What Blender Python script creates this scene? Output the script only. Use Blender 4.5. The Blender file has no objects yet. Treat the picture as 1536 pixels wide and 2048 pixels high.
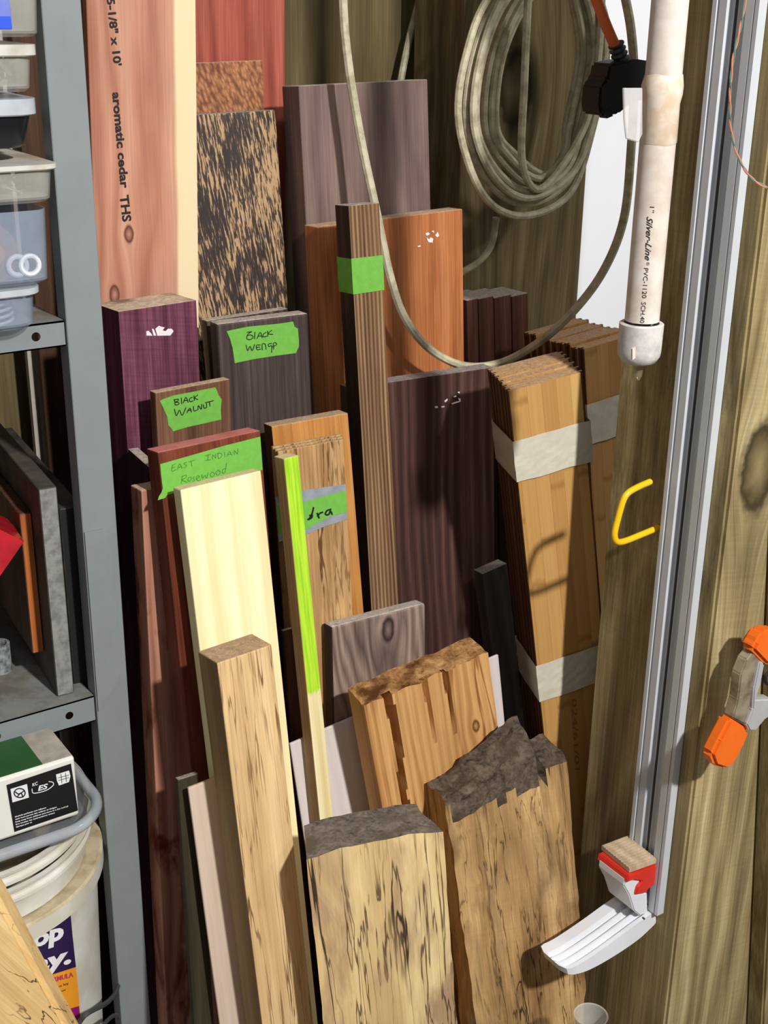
import bpy, bmesh, math, random
from mathutils import Vector, Matrix, noise
random.seed(7)
COL = bpy.context.scene.collection
# ---------------------------------------------------------------- camera model (from the photo's vanishing points)
F = 2590.; CX = 768.; CY = 1024.; H = 1.62
Xc = Vector((4132, 974, -F)).normalized(); Zc = -Vector((-93, -6496, -F)).normalized()
Xc = (Xc - Zc * Xc.dot(Zc)).normalized(); Yc = Zc.cross(Xc)
C0 = Vector((0, 0, H))
def ray(px, py):
    c = Vector((px - CX, CY - py, -F))
    return Vector((Xc.dot(c), Yc.dot(c), Zc.dot(c))).normalized()
def atY(px, py, Y): r = ray(px, py); return C0 + r * (Y / r.y)
def atX(px, py, X): r = ray(px, py); return C0 + r * (X / r.x)
def atZ(px, py, Z): r = ray(px, py); return C0 + r * ((Z - H) / r.z)
def onplane(px, py, P, n):
    r = ray(px, py); return C0 + r * ((P - C0).dot(n) / r.dot(n))
def project(P):
    d = P - C0; c = Vector((0, 0, 0))
    for i in range(3): c[i] = Xc[i] * d.x + Yc[i] * d.y + Zc[i] * d.z
    return CX + F * c.x / -c.z, CY - F * c.y / -c.z
# ---------------------------------------------------------------- materials
def lin(c, a=1.0):
    r = []
    for v in c[:3]:
        v /= 255.; r.append(v / 12.92 if v <= .04045 else ((v + .055) / 1.055) ** 2.4)
    return (r[0], r[1], r[2], a)
class NT:
    def __init__(s, name):
        s.m = bpy.data.materials.new(name); s.m.use_nodes = True; s.t = s.m.node_tree
        s.b = s.t.nodes['Principled BSDF']; s.out = s.t.nodes['Material Output']
    def n(s, ty, **k):
        x = s.t.nodes.new(ty)
        for a, v in k.items(): setattr(x, a, v)
        return x
    def put(s, sock, v):
        if isinstance(v, bpy.types.NodeSocket): s.t.links.new(v, sock)
        else: sock.default_value = v
    def math(s, op, a, b=0., c=None, clamp=False):
        x = s.n('ShaderNodeMath', operation=op, use_clamp=clamp); s.put(x.inputs[0], a); s.put(x.inputs[1], b)
        if c is not None: s.put(x.inputs[2], c)
        return x.outputs[0]
    def comb(s, x, y, z):
        c = s.n('ShaderNodeCombineXYZ'); s.put(c.inputs[0], x); s.put(c.inputs[1], y); s.put(c.inputs[2], z); return c.outputs[0]
    def noise(s, v, scale=1., detail=4., rough=.55, dist=0.):
        x = s.n('ShaderNodeTexNoise'); s.put(x.inputs['Vector'], v); x.inputs['Scale'].default_value = scale
        x.inputs['Detail'].default_value = detail; x.inputs['Roughness'].default_value = rough; x.inputs['Distortion'].default_value = dist
        return x.outputs['Fac']
    def ramp(s, f, stops, interp='LINEAR'):
        x = s.n('ShaderNodeValToRGB'); r = x.color_ramp; r.interpolation = interp
        while len(r.elements) < len(stops): r.elements.new(.5)
        for e, (p, c) in zip(r.elements, stops): e.position = p; e.color = c
        s.put(x.inputs[0], f); return x.outputs[0]
    def mix(s, f, a, b, mode='MIX'):
        x = s.n('ShaderNodeMix', data_type='RGBA', blend_type=mode)
        s.put(x.inputs[0], f); s.put(x.inputs[6], a); s.put(x.inputs[7], b); return x.outputs[2]
    def maprange(s, v, a, b, c=0., d=1.):
        x = s.n('ShaderNodeMapRange'); s.put(x.inputs[0], v)
        for i, q in enumerate((a, b, c, d)): x.inputs[i + 1].default_value = q
        return x.outputs[0]
    def bump(s, h, st=.3, d=.001):
        x = s.n('ShaderNodeBump'); x.inputs['Strength'].default_value = st; x.inputs['Distance'].default_value = d
        s.put(x.inputs['Height'], h); s.t.links.new(x.outputs[0], s.b.inputs['Normal'])
_seed = [0]
def wood(name, dark, mid, light, fx=70, st=.035, rings=.35, rf=60, rd=1.2, pores=.25, pf=420, blotch=.18,
         lines=None, knots=(), rough=.6, lo=.3, hi=.7, saw=0., patch=None, bump=.25, spec=.25, tilt=0., pst=.02):
    """grain runs along local Z"""
    _seed[0] += 1; sd = _seed[0] * 3.71
    k = NT(name); tc = k.n('ShaderNodeTexCoord'); sp = k.n('ShaderNodeSeparateXYZ'); k.t.links.new(tc.outputs['Object'], sp.inputs[0])
    x0, y0, z0 = sp.outputs; x, y, z = x0, y0, z0
    if tilt: x = k.math('ADD', x, k.math('MULTIPLY', z, tilt))
    kd = None
    for (kx, kz, kr) in knots:
        dx = k.math('SUBTRACT', x0, kx); dz = k.math('MULTIPLY', k.math('SUBTRACT', z0, kz), .55)
        d = k.math('SQRT', k.math('ADD', k.math('MULTIPLY', dx, dx), k.math('MULTIPLY', dz, dz)))
        d = k.math('DIVIDE', d, kr)
        g = k.math('DIVIDE', 1.1, k.math('ADD', 1., k.math('MULTIPLY', k.math('MULTIPLY', d, d), .35)))
        x = k.math('SUBTRACT', x, k.math('MULTIPLY', dx, g))
        d2 = k.math('ADD', d, k.math('MULTIPLY', k.math('SUBTRACT', k.noise(k.comb(x0, y0, z0), 60., 2.), .5), .5))
        kd = d2 if kd is None else k.math('MINIMUM', kd, d2)
    vg = k.comb(k.math('MULTIPLY_ADD', x, fx, sd), k.math('MULTIPLY', y, fx), k.math('MULTIPLY', z, fx * st))
    n1 = k.noise(vg, 1., 5., .6)
    n1 = k.maprange(n1, lo, hi)
    w = k.noise(k.comb(k.math('MULTIPLY_ADD', x, 7., sd), k.math('MULTIPLY', y, 7.), k.math('MULTIPLY', z, 1.3)), 1., 3., .5)
    r = k.math('ADD', k.math('MULTIPLY', x, rf), k.math('MULTIPLY', k.math('ADD', k.math('MULTIPLY', w, 1.), k.math('MULTIPLY', y, rf * .04)), rd * 4))
    fr = k.math('FRACT', r); fr = k.math('SUBTRACT', 1., k.math('ABSOLUTE', k.math('MULTIPLY_ADD', fr, 2., -1.)))
    t = k.math('ADD', k.math('MULTIPLY', n1, 1 - rings), k.math('MULTIPLY', fr, rings))
    col = k.ramp(t, [(0., lin(dark)), (.5, lin(mid)), (1., lin(light))])
    if patch:   # second tone in blotches
        pcol, ps, plo, phi = patch
        pn = k.noise(k.comb(k.math('MULTIPLY_ADD', x, ps, sd * 2), k.math('MULTIPLY', y, ps), k.math('MULTIPLY', z, ps * .35)), 1., 5., .6, .6)
        col = k.mix(k.maprange(pn, plo, phi), col, lin(pcol))
    p = k.noise(k.comb(k.math('MULTIPLY_ADD', x, pf, sd), k.math('MULTIPLY', y, pf), k.math('MULTIPLY', z, pf * pst)), 1., 2., .6)
    pv = k.maprange(p, .35, .65, 1 - pores, 1 + pores * .3)
    b = k.noise(k.comb(k.math('MULTIPLY_ADD', x0, 9., sd), y0, k.math('MULTIPLY', z0, 3.)), 1., 4., .6)
    bv = k.maprange(b, .3, .7, 1 - blotch, 1 + blotch)
    v = k.math('MULTIPLY', pv, bv)
    if saw:
        sn = k.noise(k.comb(k.math('MULTIPLY', x0, 12.), y0, k.math('MULTIPLY_ADD', z0, 330., k.math('MULTIPLY', x0, 60.))), 1., 2., .5)
        v = k.math('MULTIPLY', v, k.maprange(sn, .35, .7, 1 + saw * .4, 1 - saw))
    col = k.mix(1., col, k.comb(v, v, v), 'MULTIPLY')
    if lines:
        for (lc, ls, lst, th, amt) in lines:
            ln = k.noise(k.comb(k.math('MULTIPLY_ADD', x, ls, sd + ls), k.math('MULTIPLY', y, ls), k.math('MULTIPLY', z, ls * lst)), 1., 4., .55, .3)
            e = k.math('ABSOLUTE', k.math('SUBTRACT', ln, .52))
            m = k.maprange(e, th * .35, th, amt, 0.)
            gate = k.noise(k.comb(k.math('MULTIPLY_ADD', x, 14., sd * 3 + ls), y, k.math('MULTIPLY', z, 4.)), 1., 2.)
            m = k.math('MULTIPLY', m, k.maprange(gate, .4, .55))
            col = k.mix(m, col, lin(lc))
    if kd is not None:
        kc = k.ramp(k.math('MULTIPLY', kd, .5), [(0., lin([c * .95 for c in mid])), (.36, lin([c * .8 for c in dark])), (.46, lin([c * .45 for c in dark])), (.56, lin([c * .75 for c in dark]))])
        col = k.mix(k.maprange(kd, .85, 1.25, 1., 0.), col, kc)
    k.put(k.b.inputs['Base Color'], col); k.b.inputs['Roughness'].default_value = rough
    k.b.inputs['Specular IOR Level'].default_value = spec
    if bump: k.bump(k.math('ADD', p, k.math('MULTIPLY', t, .6)), bump, .0012)
    return k.m
def endgrain(name, a, b, f=160, dirt=None):
    k = NT(name); tc = k.n('ShaderNodeTexCoord'); v = tc.outputs['Object']
    n1 = k.noise(v, f, 5., .7, .8); n2 = k.noise(v, f * 4, 2.)
    col = k.ramp(k.math('ADD', k.math('MULTIPLY', n1, .7), k.math('MULTIPLY', n2, .3)), [(.36, lin(a)), (.62, lin(b))])
    if dirt: col = k.mix(k.maprange(k.noise(v, 25, 4.), .5, .62), col, lin(dirt))
    k.put(k.b.inputs['Base Color'], col); k.b.inputs['Roughness'].default_value = .85; k.b.inputs['Specular IOR Level'].default_value = .1
    k.bump(n1, .5, .0015); return k.m
def plain(name, c, rough=.5, metal=0., var=.08, vs=40., spec=.5, bump=0., c2=None, trans=0., ior=1.45, coat=0.):
    k = NT(name); tc = k.n('ShaderNodeTexCoord'); v = tc.outputs['Object']
    n = k.noise(v, vs, 5., .6)
    if c2: col = k.mix(k.maprange(n, .42, .62), lin(c), lin(c2))
    else:
        s = k.maprange(n, .3, .7, 1 - var, 1 + var * .5); col = k.mix(1., lin(c), k.comb(s, s, s), 'MULTIPLY')
    k.put(k.b.inputs['Base Color'], col); k.b.inputs['Roughness'].default_value = rough; k.b.inputs['Metallic'].default_value = metal
    k.b.inputs['Specular IOR Level'].default_value = spec
    if trans: k.b.inputs['Transmission Weight'].default_value = trans; k.b.inputs['IOR'].default_value = ior
    if coat: k.b.inputs['Coat Weight'].default_value = coat
    if bump: k.bump(n, bump, .001)
    return k.m
def cloudy(name, c, alpha=.5, rough=.3, dirt=None):
    """thin translucent plastic: part see-through, part milky"""
    k = NT(name); tc = k.n('ShaderNodeTexCoord'); v = tc.outputs['Object']
    k.b.inputs['Roughness'].default_value = rough
    col = lin(c) if not dirt else k.mix(k.maprange(k.noise(v, 22, 5.), .48, .66), lin(c), lin(dirt))
    k.put(k.b.inputs['Base Color'], col)
    tr = k.n('ShaderNodeBsdfTransparent'); tr.inputs[0].default_value = (1, 1, 1, 1); mx = k.n('ShaderNodeMixShader')
    k.put(mx.inputs[0], k.maprange(k.noise(v, 30, 4.), .3, .7, alpha * .85, min(1, alpha * 1.15)))
    k.t.links.new(tr.outputs[0], mx.inputs[1]); k.t.links.new(k.b.outputs[0], mx.inputs[2]); k.t.links.new(mx.outputs[0], k.out.inputs[0])
    return k.m
def bamboo(name, tone=(1, 1, 1)):
    k = NT(name); _seed[0] += 1; sd = _seed[0] * 5.3
    tc = k.n('ShaderNodeTexCoord'); sp = k.n('ShaderNodeSeparateXYZ'); k.t.links.new(tc.outputs['Object'], sp.inputs[0]); x, y, z = sp.outputs
    cell = k.math('FLOOR', k.math('MULTIPLY_ADD', x, 52., sd))
    wn = k.n('ShaderNodeTexWhiteNoise', noise_dimensions='1D'); k.put(wn.inputs['W'], cell); rv = wn.outputs['Value']
    g = k.noise(k.comb(k.math('MULTIPLY_ADD', x, 260., sd), y, k.math('MULTIPLY', z, 5.)), 1., 4., .6)
    t = k.math('ADD', k.math('MULTIPLY', rv, .6), k.math('MULTIPLY', g, .4))
    T = lambda c: lin([c[i] * tone[i] for i in range(3)])
    col = k.ramp(t, [(.1, T((158, 112, 58))), (.45, T((188, 142, 82))), (.8, T((206, 164, 102)))])
    ed = k.math('FRACT', k.math('MULTIPLY_ADD', x, 52., sd)); ed = k.math('ABSOLUTE', k.math('SUBTRACT', ed, .5))
    col = k.mix(k.maprange(ed, .46, .495, 0, .3), col, lin((110, 70, 30)))
    zz = k.math('FRACT', k.math('ADD', k.math('MULTIPLY', z, 4.1), k.math('MULTIPLY', rv, 7.3)))
    nd = k.math('ABSOLUTE', k.math('SUBTRACT', k.math('ADD', zz, k.math('MULTIPLY', k.math('SUBTRACT', k.noise(k.comb(k.math('MULTIPLY', x, 90.), y, k.math('MULTIPLY', z, 60.)), 1., 2.), .5), .05)), .5))
    col = k.mix(k.maprange(nd, .006, .03, .45, 0), col, lin((140, 92, 44)))
    k.put(k.b.inputs['Base Color'], col); k.b.inputs['Roughness'].default_value = .45; k.b.inputs['Specular IOR Level'].default_value = .35
    return k.m
# ---------------------------------------------------------------- mesh / object helpers
def prop(o, label=None, cat=None, group=None, kind=None):
    for a, v in (('label', label), ('category', cat), ('group', group), ('kind', kind)):
        if v: o[a] = v
    return o
def obj(name, me, mats=None, parent=None, mw=None):
    if isinstance(me, bmesh.types.BMesh):
        b = me; me = bpy.data.meshes.new(name); b.normal_update(); b.to_mesh(me); b.free()
    o = bpy.data.objects.new(name, me); COL.objects.link(o)
    if mats is not None:
        for m in (mats if isinstance(mats, (list, tuple)) else [mats]): me.materials.append(m)
    if mw is not None: o.matrix_world = mw
    if parent is not None:
        o.parent = parent
    return o
def thing(name, loc, label, cat, group=None, rot=None):
    o = bpy.data.objects.new(name, None); o.empty_display_size = .02; COL.objects.link(o)
    o.matrix_world = Matrix.Translation(loc) @ (rot.to_4x4() if rot else Matrix.Identity(4))
    return prop(o, label, cat, group)
def smooth(o, ang=40):
    for p in o.data.polygons: p.use_smooth = True
    try: o.data.set_sharp_from_angle(angle=math.radians(ang))
    except Exception: pass
    return o
def box_bm(x0, x1, y0, y1, z0, z1, bev=0., seg=1, bm=None):
    own = bm is None
    if own: bm = bmesh.new()
    r = bmesh.ops.create_cube(bm, size=1.)
    for v in r['verts']: v.co = Vector((x0 + (v.co.x + .5) * (x1 - x0), y0 + (v.co.y + .5) * (y1 - y0), z0 + (v.co.z + .5) * (z1 - z0)))
    if bev:
        es = list({e for v in r['verts'] for e in v.link_edges})
        bmesh.ops.bevel(bm, geom=es, offset=bev, segments=seg, affect='EDGES', profile=.5)
    return bm
def hexa(pts, bm=None):
    """8 points: front quad 0-3 (ccw seen from front), back quad 4-7"""
    if bm is None: bm = bmesh.new()
    v = [bm.verts.new(p) for p in pts]
    for f in ((0, 1, 2, 3), (7, 6, 5, 4), (1, 0, 4, 5), (2, 1, 5, 6), (3, 2, 6, 7), (0, 3, 7, 4)): bm.faces.new([v[i] for i in f])
    bmesh.ops.recalc_face_normals(bm, faces=bm.faces[:]); return bm
def prism(poly, d, bm=None):
    """polygon of Vectors extruded by vector d"""
    if bm is None: bm = bmesh.new()
    a = [bm.verts.new(p) for p in poly]; b = [bm.verts.new(p + d) for p in poly]; n = len(a)
    fs = [bm.faces.new(a), bm.faces.new(b[::-1])]
    for i in range(n): fs.append(bm.faces.new((a[i], b[i], b[(i + 1) % n], a[(i + 1) % n])))
    bmesh.ops.recalc_face_normals(bm, faces=fs); return bm
def catmull(p, n=8, closed=False):
    out = []; N = len(p); rng = N if closed else N - 1
    for i in range(rng):
        g = (lambda j: p[j % N]) if closed else (lambda j: p[max(0, min(N - 1, j))])
        a, b, c, d = g(i - 1), g(i), g(i + 1), g(i + 2)
        for s in range(n):
            t = s / n
            out.append(.5 * ((2 * b) + (c - a) * t + (2 * a - 5 * b + 4 * c - d) * t * t + (3 * b - a - 3 * c + d) * t ** 3))
    if not closed: out.append(p[-1].copy())
    return out
def tube(bm, pts, r, seg=10, closed=False, cap=True):
    n = len(pts); rings = []; up = None
    for i, p in enumerate(pts):
        a = pts[(i - 1) % n] if (closed or i > 0) else p; b = pts[(i + 1) % n] if (closed or i < n - 1) else p
        t = (b - a).normalized()
        if up is None: up = t.orthogonal().normalized()
        up = (up - t * up.dot(t)).normalized(); s = t.cross(up)
        rr = r[i] if isinstance(r, (list, tuple)) else r
        rings.append([bm.verts.new(p + (up * math.cos(2 * math.pi * k / seg) + s * math.sin(2 * math.pi * k / seg)) * rr) for k in range(seg)])
    for i in range(n if closed else n - 1):
        A, B = rings[i], rings[(i + 1) % n]
        for k in range(seg): bm.faces.new((A[k], A[(k + 1) % seg], B[(k + 1) % seg], B[k]))
    if cap and not closed: bm.faces.new(rings[0][::-1]); bm.faces.new(rings[-1])
    bmesh.ops.recalc_face_normals(bm, faces=bm.faces[:]); return bm
def lathe(bm, prof, c, seg=40, axis=None):
    """prof list of (r,z) about vertical axis at c"""
    rings = []
    for r, z in prof:
        if r < 1e-6: rings.append([bm.verts.new(c + Vector((0, 0, z)))])
        else: rings.append([bm.verts.new(c + Vector((r * math.cos(2 * math.pi * k / seg), r * math.sin(2 * math.pi * k / seg), z))) for k in range(seg)])
    for A, B in zip(rings, rings[1:]):
        for k in range(seg):
            q = [A[k % len(A)], A[(k + 1) % len(A)], B[(k + 1) % len(B)], B[k % len(B)]]
            u = []
            for v in q:
                if v not in u: u.append(v)
            if len(u) > 2: bm.faces.new(u)
    bmesh.ops.recalc_face_normals(bm, faces=bm.faces[:]); return bm
# ---------------------------------------------------------------- boards standing on the floor, leaning back
class Board: pass
def solve(TL, TR, BL, Y0, lean, yaw=None, w=None):
    b = Board(); P0 = atY(*TL, Y0); t = math.tan(math.radians(lean)); r = ray(*BL)
    s = (Y0 - t * (P0.z - H)) / (r.y - t * r.z); v = (C0 + r * s - P0).normalized()
    if yaw is None:
        r = ray(*TR); P1 = C0 + r * ((P0 - C0).dot(v) / r.dot(v)); b.w = (P1 - P0).length; u = (P1 - P0).normalized()
    else:
        a = math.radians(yaw); u = Vector((math.cos(a), math.sin(a), 0)); u.z = -(u.x * v.x + u.y * v.y) / v.z; u.normalize()
        lo_, hi_ = 0., 1.
        for _ in range(40):
            m = (lo_ + hi_) / 2
            if project(P0 + u * m)[0] < TR[0]: lo_ = m
            else: hi_ = m
        b.w = lo_
    if w: b.w = w
    b.P0, b.u, b.v, b.n = P0, u, v, u.cross(v)
    return b
def frame(b, th, lift=0.):
    b.th = th
    drop = min((b.u * i + b.n * j).z for i in (0, b.w) for j in (0, th))
    b.L = (b.P0.z + drop - lift) / -b.v.z
    O = b.P0 + b.v * b.L + b.u * (b.w / 2)
    R = Matrix((b.u, b.n, -b.v)).transposed()
    b.M = Matrix.Translation(O) @ R.to_4x4(); b.Mi = b.M.inverted(); return b
def board(name, TL, TR, BL, Y0, lean, th, mat, end, label, cat='board', group=None, yaw=None, w=None, bev=.0012, top=None, rough=0., lift=0., fn=None, side=None, nz=24, nx=12):
    b = frame(solve(TL, TR, BL, Y0, lean, yaw, w), th, lift)
    hw = b.w / 2
    if rough or fn:
        ny = 6; bm = bmesh.new(); g = {}
        def V(i, j, k):
            if (i, j, k) not in g:
                p = Vector((-hw + b.w * i / nx, th * j / ny, b.L * k / nz))
                if fn: p = fn(p, b)
                if rough: 
                    q = noise.noise_vector(p * 28 + Vector((b.w * 99, 0, 0))) * rough + noise.noise_vector(p * 90) * rough * .4
                    if k == 0: q.z = abs(q.z)
                    p = p + q
                g[(i, j, k)] = bm.verts.new(p)
            return g[(i, j, k)]
        for i in range(nx):
            for k in range(nz):
                bm.faces.new((V(i, 0, k), V(i + 1, 0, k), V(i + 1, 0, k + 1), V(i, 0, k + 1)))
                bm.faces.new((V(i, ny, k), V(i, ny, k + 1), V(i + 1, ny, k + 1), V(i + 1, ny, k)))
        for j in range(ny):
            for k in range(nz):
                bm.faces.new((V(0, j, k), V(0, j, k + 1), V(0, j + 1, k + 1), V(0, j + 1, k)))
                bm.faces.new((V(nx, j, k), V(nx, j + 1, k), V(nx, j + 1, k + 1), V(nx, j, k + 1)))
        for i in range(nx):
            for j in range(ny):
                f = bm.faces.new((V(i, j, nz), V(i + 1, j, nz), V(i + 1, j + 1, nz), V(i, j + 1, nz))); f.material_index = 1
                f = bm.faces.new((V(i, j, 0), V(i, j + 1, 0), V(i + 1, j + 1, 0), V(i + 1, j, 0))); f.material_index = 1
        bmesh.ops.recalc_face_normals(bm, faces=bm.faces[:])
    else:
        bm = box_bm(-hw, hw, 0, th, 0, b.L, bev, 2)
        if top:   # shape of the top end, in local z as function of x,y
            for v in bm.verts:
                if v.co.z > b.L * .5: v.co.z += top(v.co.x / hw, v.co.y / th)
        bm.normal_update()
        for f in bm.faces:
            if abs(f.normal.z) > .8: f.material_index = 1
            elif side is not None and f.normal.x < -.8: f.material_index = 2  # side: copy of the wood with the left face's shade in its colour
    o = obj(name, bm, [mat, end] + ([side] if side else []), mw=b.M)
    if rough or fn: smooth(o, 35)
    prop(o, label, cat, group); b.o = o
    b.N = -b.n
    return b
def face_pt(b, px, py, eps=.0004):
    return onplane(px, py, b.P0 + b.N * eps, b.n)
def child_world(name, verts, faces, mat, par, parent_mw):
    """mesh given in world points, stored local to its parent"""
    mi = parent_mw.inverted(); me = bpy.data.meshes.new(name); me.from_pydata([mi @ Vector(v) for v in verts], [], faces); me.update()
    o = bpy.data.objects.new(name, me); COL.objects.link(o); me.materials.append(mat); o.parent = par; return o
def patch_on(b, name, poly, mat, eps=.0004, label=None, thick=.0003):
    """flat thin sheet stuck to the front face, outline given in the photo's pixels"""
    A = [face_pt(b, x, y, eps + thick) for x, y in poly]; B = [face_pt(b, x, y, eps) for x, y in poly]; n = len(A)
    o = child_world(name, A + B, [list(range(n)), list(range(2 * n - 1, n - 1, -1))] + [(i, i + n, (i + 1) % n + n, (i + 1) % n) for i in range(n)], mat, b.o, b.M)
    if label: o['label'] = label
    LAST[0] = o; return o
LAST = [None]
def strokes(name, lines, wpx, surf, mat, par, pmw, T=(0, 0, 1)):
    """pen strokes as ribbons lying on a surface"""
    V = []; Fc = []
    for ln in lines:
        pts = [Vector((T[0] + x * T[2], T[1] + y * T[2], 0)) for x, y in ln]
        if len(pts) > 2: pts = catmull(pts, 4)
        base = len(V)
        for i, p in enumerate(pts):
            d = (pts[min(i + 1, len(pts) - 1)] - pts[max(i - 1, 0)]); d = d.normalized() if d.length > 1e-6 else Vector((1, 0, 0))
            nn = Vector((-d.y, d.x, 0)) * wpx / 2
            ex = d * (wpx * .4) * (-1 if i == 0 else (1 if i == len(pts) - 1 else 0))
            for q in (p + nn + ex, p - nn + ex): V.append(surf(q.x, q.y))
        for i in range(len(pts) - 1): a = base + 2 * i; Fc.append((a, a + 1, a + 3, a + 2))
    return child_world(name, V, Fc, mat, par, pmw)
def text_on(name, s, p0, p1, cap, surf, mat, par, pmw, shear=0., bold=0., fit=True, res=3):
    """text whose baseline runs from pixel p0 to p1; cap height in px; laid on a surface"""
    cu = bpy.data.curves.new('t', 'FONT'); cu.body = s; cu.size = 1; cu.shear = shear; cu.offset = bold; cu.resolution_u = res
    to = bpy.data.objects.new('t', cu); COL.objects.link(to); bpy.context.view_layer.update()
    me = bpy.data.meshes.new_from_object(to.evaluated_get(bpy.context.evaluated_depsgraph_get()))
    bpy.data.objects.remove(to); bpy.data.curves.remove(cu)
    xs = [v.co.x for v in me.vertices]; x0, x1 = min(xs), max(xs)
    A = Vector((p0[0], p0[1], 0)); D = Vector((p1[0] - p0[0], p1[1] - p0[1], 0)); L = D.length; d = D.normalized(); up = Vector((d.y, -d.x, 0))
    sy = cap / .7; sx = L / (x1 - x0) if fit else sy
    vs = [surf(*(A + d * ((v.co.x - x0) * sx) + up * (v.co.y * sy))[:2]) for v in me.vertices]
    fs = [list(p.vertices) for p in me.polygons]; bpy.data.meshes.remove(me)
    return child_world(name, vs, fs, mat, par, pmw)

# ================================================================= MATERIALS
green_tape = plain('green masking tape', (116, 184, 76), .7, var=.1, vs=120, spec=.2, bump=.2)
cream_tape = plain('cream masking tape', (206, 200, 182), .6, var=.08, vs=60, spec=.3, bump=.4)
silver_tape = plain('silver duct tape', (150, 156, 164), .4, var=.2, vs=60, spec=.5)
ink = plain('black marker ink', (14, 14, 16), .6); ink_faint = plain('faded marker ink', (62, 112, 40), .7)
print_ink = plain('printed black ink', (24, 20, 22), .7)
label_white = plain('torn white paper', (235, 228, 232), .7)
E_grey = endgrain('grey sawn end', (146, 134, 126), (206, 194, 182))
E_tan = endgrain('tan sawn end', (162, 132, 106), (216, 188, 156))
E_dark = endgrain('dark sawn end', (116, 106, 104), (172, 162, 158))
E_pale = endgrain('pale sawn end', (196, 176, 134), (232, 214, 168))

# ================================================================= SETTING
k = wood('floor plywood', (96, 86, 74), (120, 110, 96), (140, 128, 112), fx=10, st=1., rings=0, pores=.1)
o = obj('floor', box_bm(-1.6, 2.6, -1.5, 1.64, -.05, 0), plain('dusty concrete', (120, 112, 100), .9, c2=(96, 88, 78), vs=9, bump=.3)); prop(o, kind='structure')
ply = wood('weathered plywood', (84, 72, 48), (112, 98, 66), (132, 118, 82), fx=26, st=.06, rings=.3, rf=14, pores=.2, blotch=.25, rough=.8)
o = obj('wall_back', box_bm(-1.6, 1.36, 1.64, 1.67, 0, 2.6), ply); prop(o, kind='structure')
o = obj('wall_right', box_bm(1.365, 2.6, 1.60, 1.67, 0, 2.6), plain('white painted sheet', (232, 234, 240), .6, var=.03, vs=4)); prop(o, kind='structure')

# posts
pa0 = atY(915, 500, 1.475); pa1 = atY(1163, 500, 1.475)
M_post = lambda nm, kn, **kw: wood(nm, **{**dict(dark=(92, 78, 46), mid=(134, 118, 76), light=(164, 148, 104), fx=36, st=.03, rings=.45, rf=34, rd=1.6, pores=.3, blotch=.22, knots=kn, rough=.75, pf=300), **kw})
pw = pa1.x - pa0.x
kp = atY(1032, 178, 1.475)
o = obj('timber_post', box_bm(-pw / 2, pw / 2, 0, .12, 0, 2.5, .004, 2), M_post('brown treated post', [(kp.x - (pa0.x + pa1.x) / 2, kp.z, .03)], dark=(92, 80, 52), mid=(132, 116, 80), light=(160, 144, 104)))
o.location = ((pa0.x + pa1.x) / 2, 1.475, 0)
prop(o, 'brown treated timber post with a knot, behind the coiled cord', 'post')
XB = 1.02
yb0 = atX(1432, 1200, XB).y; yb1 = atX(1200, 1200, XB).y
# near post: right face follows the crack
def ev(px, py): return atY(px, py, yb0)
c1 = ev(1529, 1200); c2 = ev(1491, 2048); sl = (c1.x - c2.x) / (c1.z - c2.z)
cr = lambda z, off=0.: c1.x + sl * (z - c1.z) + off
kb = ev(1518, 935); mxp = XB + .08
MB_ = M_post('pale treated post', [(kb.x - mxp, kb.z, .028)], dark=(108, 92, 58), mid=(158, 140, 98), light=(192, 176, 132), rf=26, fx=30, saw=.08)
def slabpost(xl0, xl1, xr0, xr1, nm, mat, z1=2.5, cx=mxp):
    pts = [(xl0, 0, 0), (xr0, 0, 0), (xr1, 0, z1), (xl1, 0, z1)]
    P = [Vector((p[0] - cx, p[1], p[2])) for p in pts]; Q = [p + Vector((0, yb1 - yb0, 0)) for p in P]
    bm = hexa(P + Q); bmesh.ops.bevel(bm, geom=bm.edges[:], offset=.0035, segments=2, affect='EDGES')
    o = obj(nm, bm, mat); o.location = (cx, yb0, 0); return o
o = slabpost(XB, XB, XB + .22, XB + .22, 'timber_post', MB_)
prop(o, 'large pale treated timber post behind the aluminium bar and yellow hook', 'post')
xo = cr(0) + .06; zt1 = 1.35
pts = [Vector((cr(0) - xo, 0, 0)), Vector((.14, 0, 0)), Vector((.0, 0, zt1)), Vector((cr(zt1) - xo, 0, zt1))]
bm = prism(pts, Vector((0, .028, 0))); bmesh.ops.bevel(bm, geom=bm.edges[:], offset=.003, segments=2, affect='EDGES')
o = obj('leaning_plank', bm, M_post('pale treated plank', [], dark=(104, 90, 56), mid=(146, 130, 88), light=(178, 162, 118))); o.location = (xo, yb0 - .0285, 0)
prop(o, 'pale plank at the right picture edge, divided from the large post by a dark crack', 'plank')

# ================================================================= BOARDS, back to front
m = wood('red padauk', (122, 52, 40), (158, 78, 62), (182, 102, 84), fx=60, st=.025, rings=.3, rf=30, pores=.22, pf=500, rough=.5)
board('padauk_board', (295, -620), (540, -590), (313, -100), 1.575, 1.2, .022, m, E_tan, 'tall red board reaching above the picture, behind the speckled boards', yaw=0, w=.178)
m = NT('lacewood'); tc = m.n('ShaderNodeTexCoord'); sp = m.n('ShaderNodeSeparateXYZ'); m.t.links.new(tc.outputs['Object'], sp.inputs[0])
vo = m.n('ShaderNodeTexVoronoi'); vo.inputs['Scale'].default_value = 1.
m.put(vo.inputs['Vector'], m.comb(m.math('MULTIPLY_ADD', sp.outputs[0], 260., m.math('MULTIPLY', sp.outputs[2], 90.)), sp.outputs[1], m.math('MULTIPLY', sp.outputs[2], 120.)))
q = m.noise(m.comb(m.math('MULTIPLY', sp.outputs[0], 300.), sp.outputs[1], m.math('MULTIPLY', sp.outputs[2], 150.)), 1., 3.)
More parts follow.
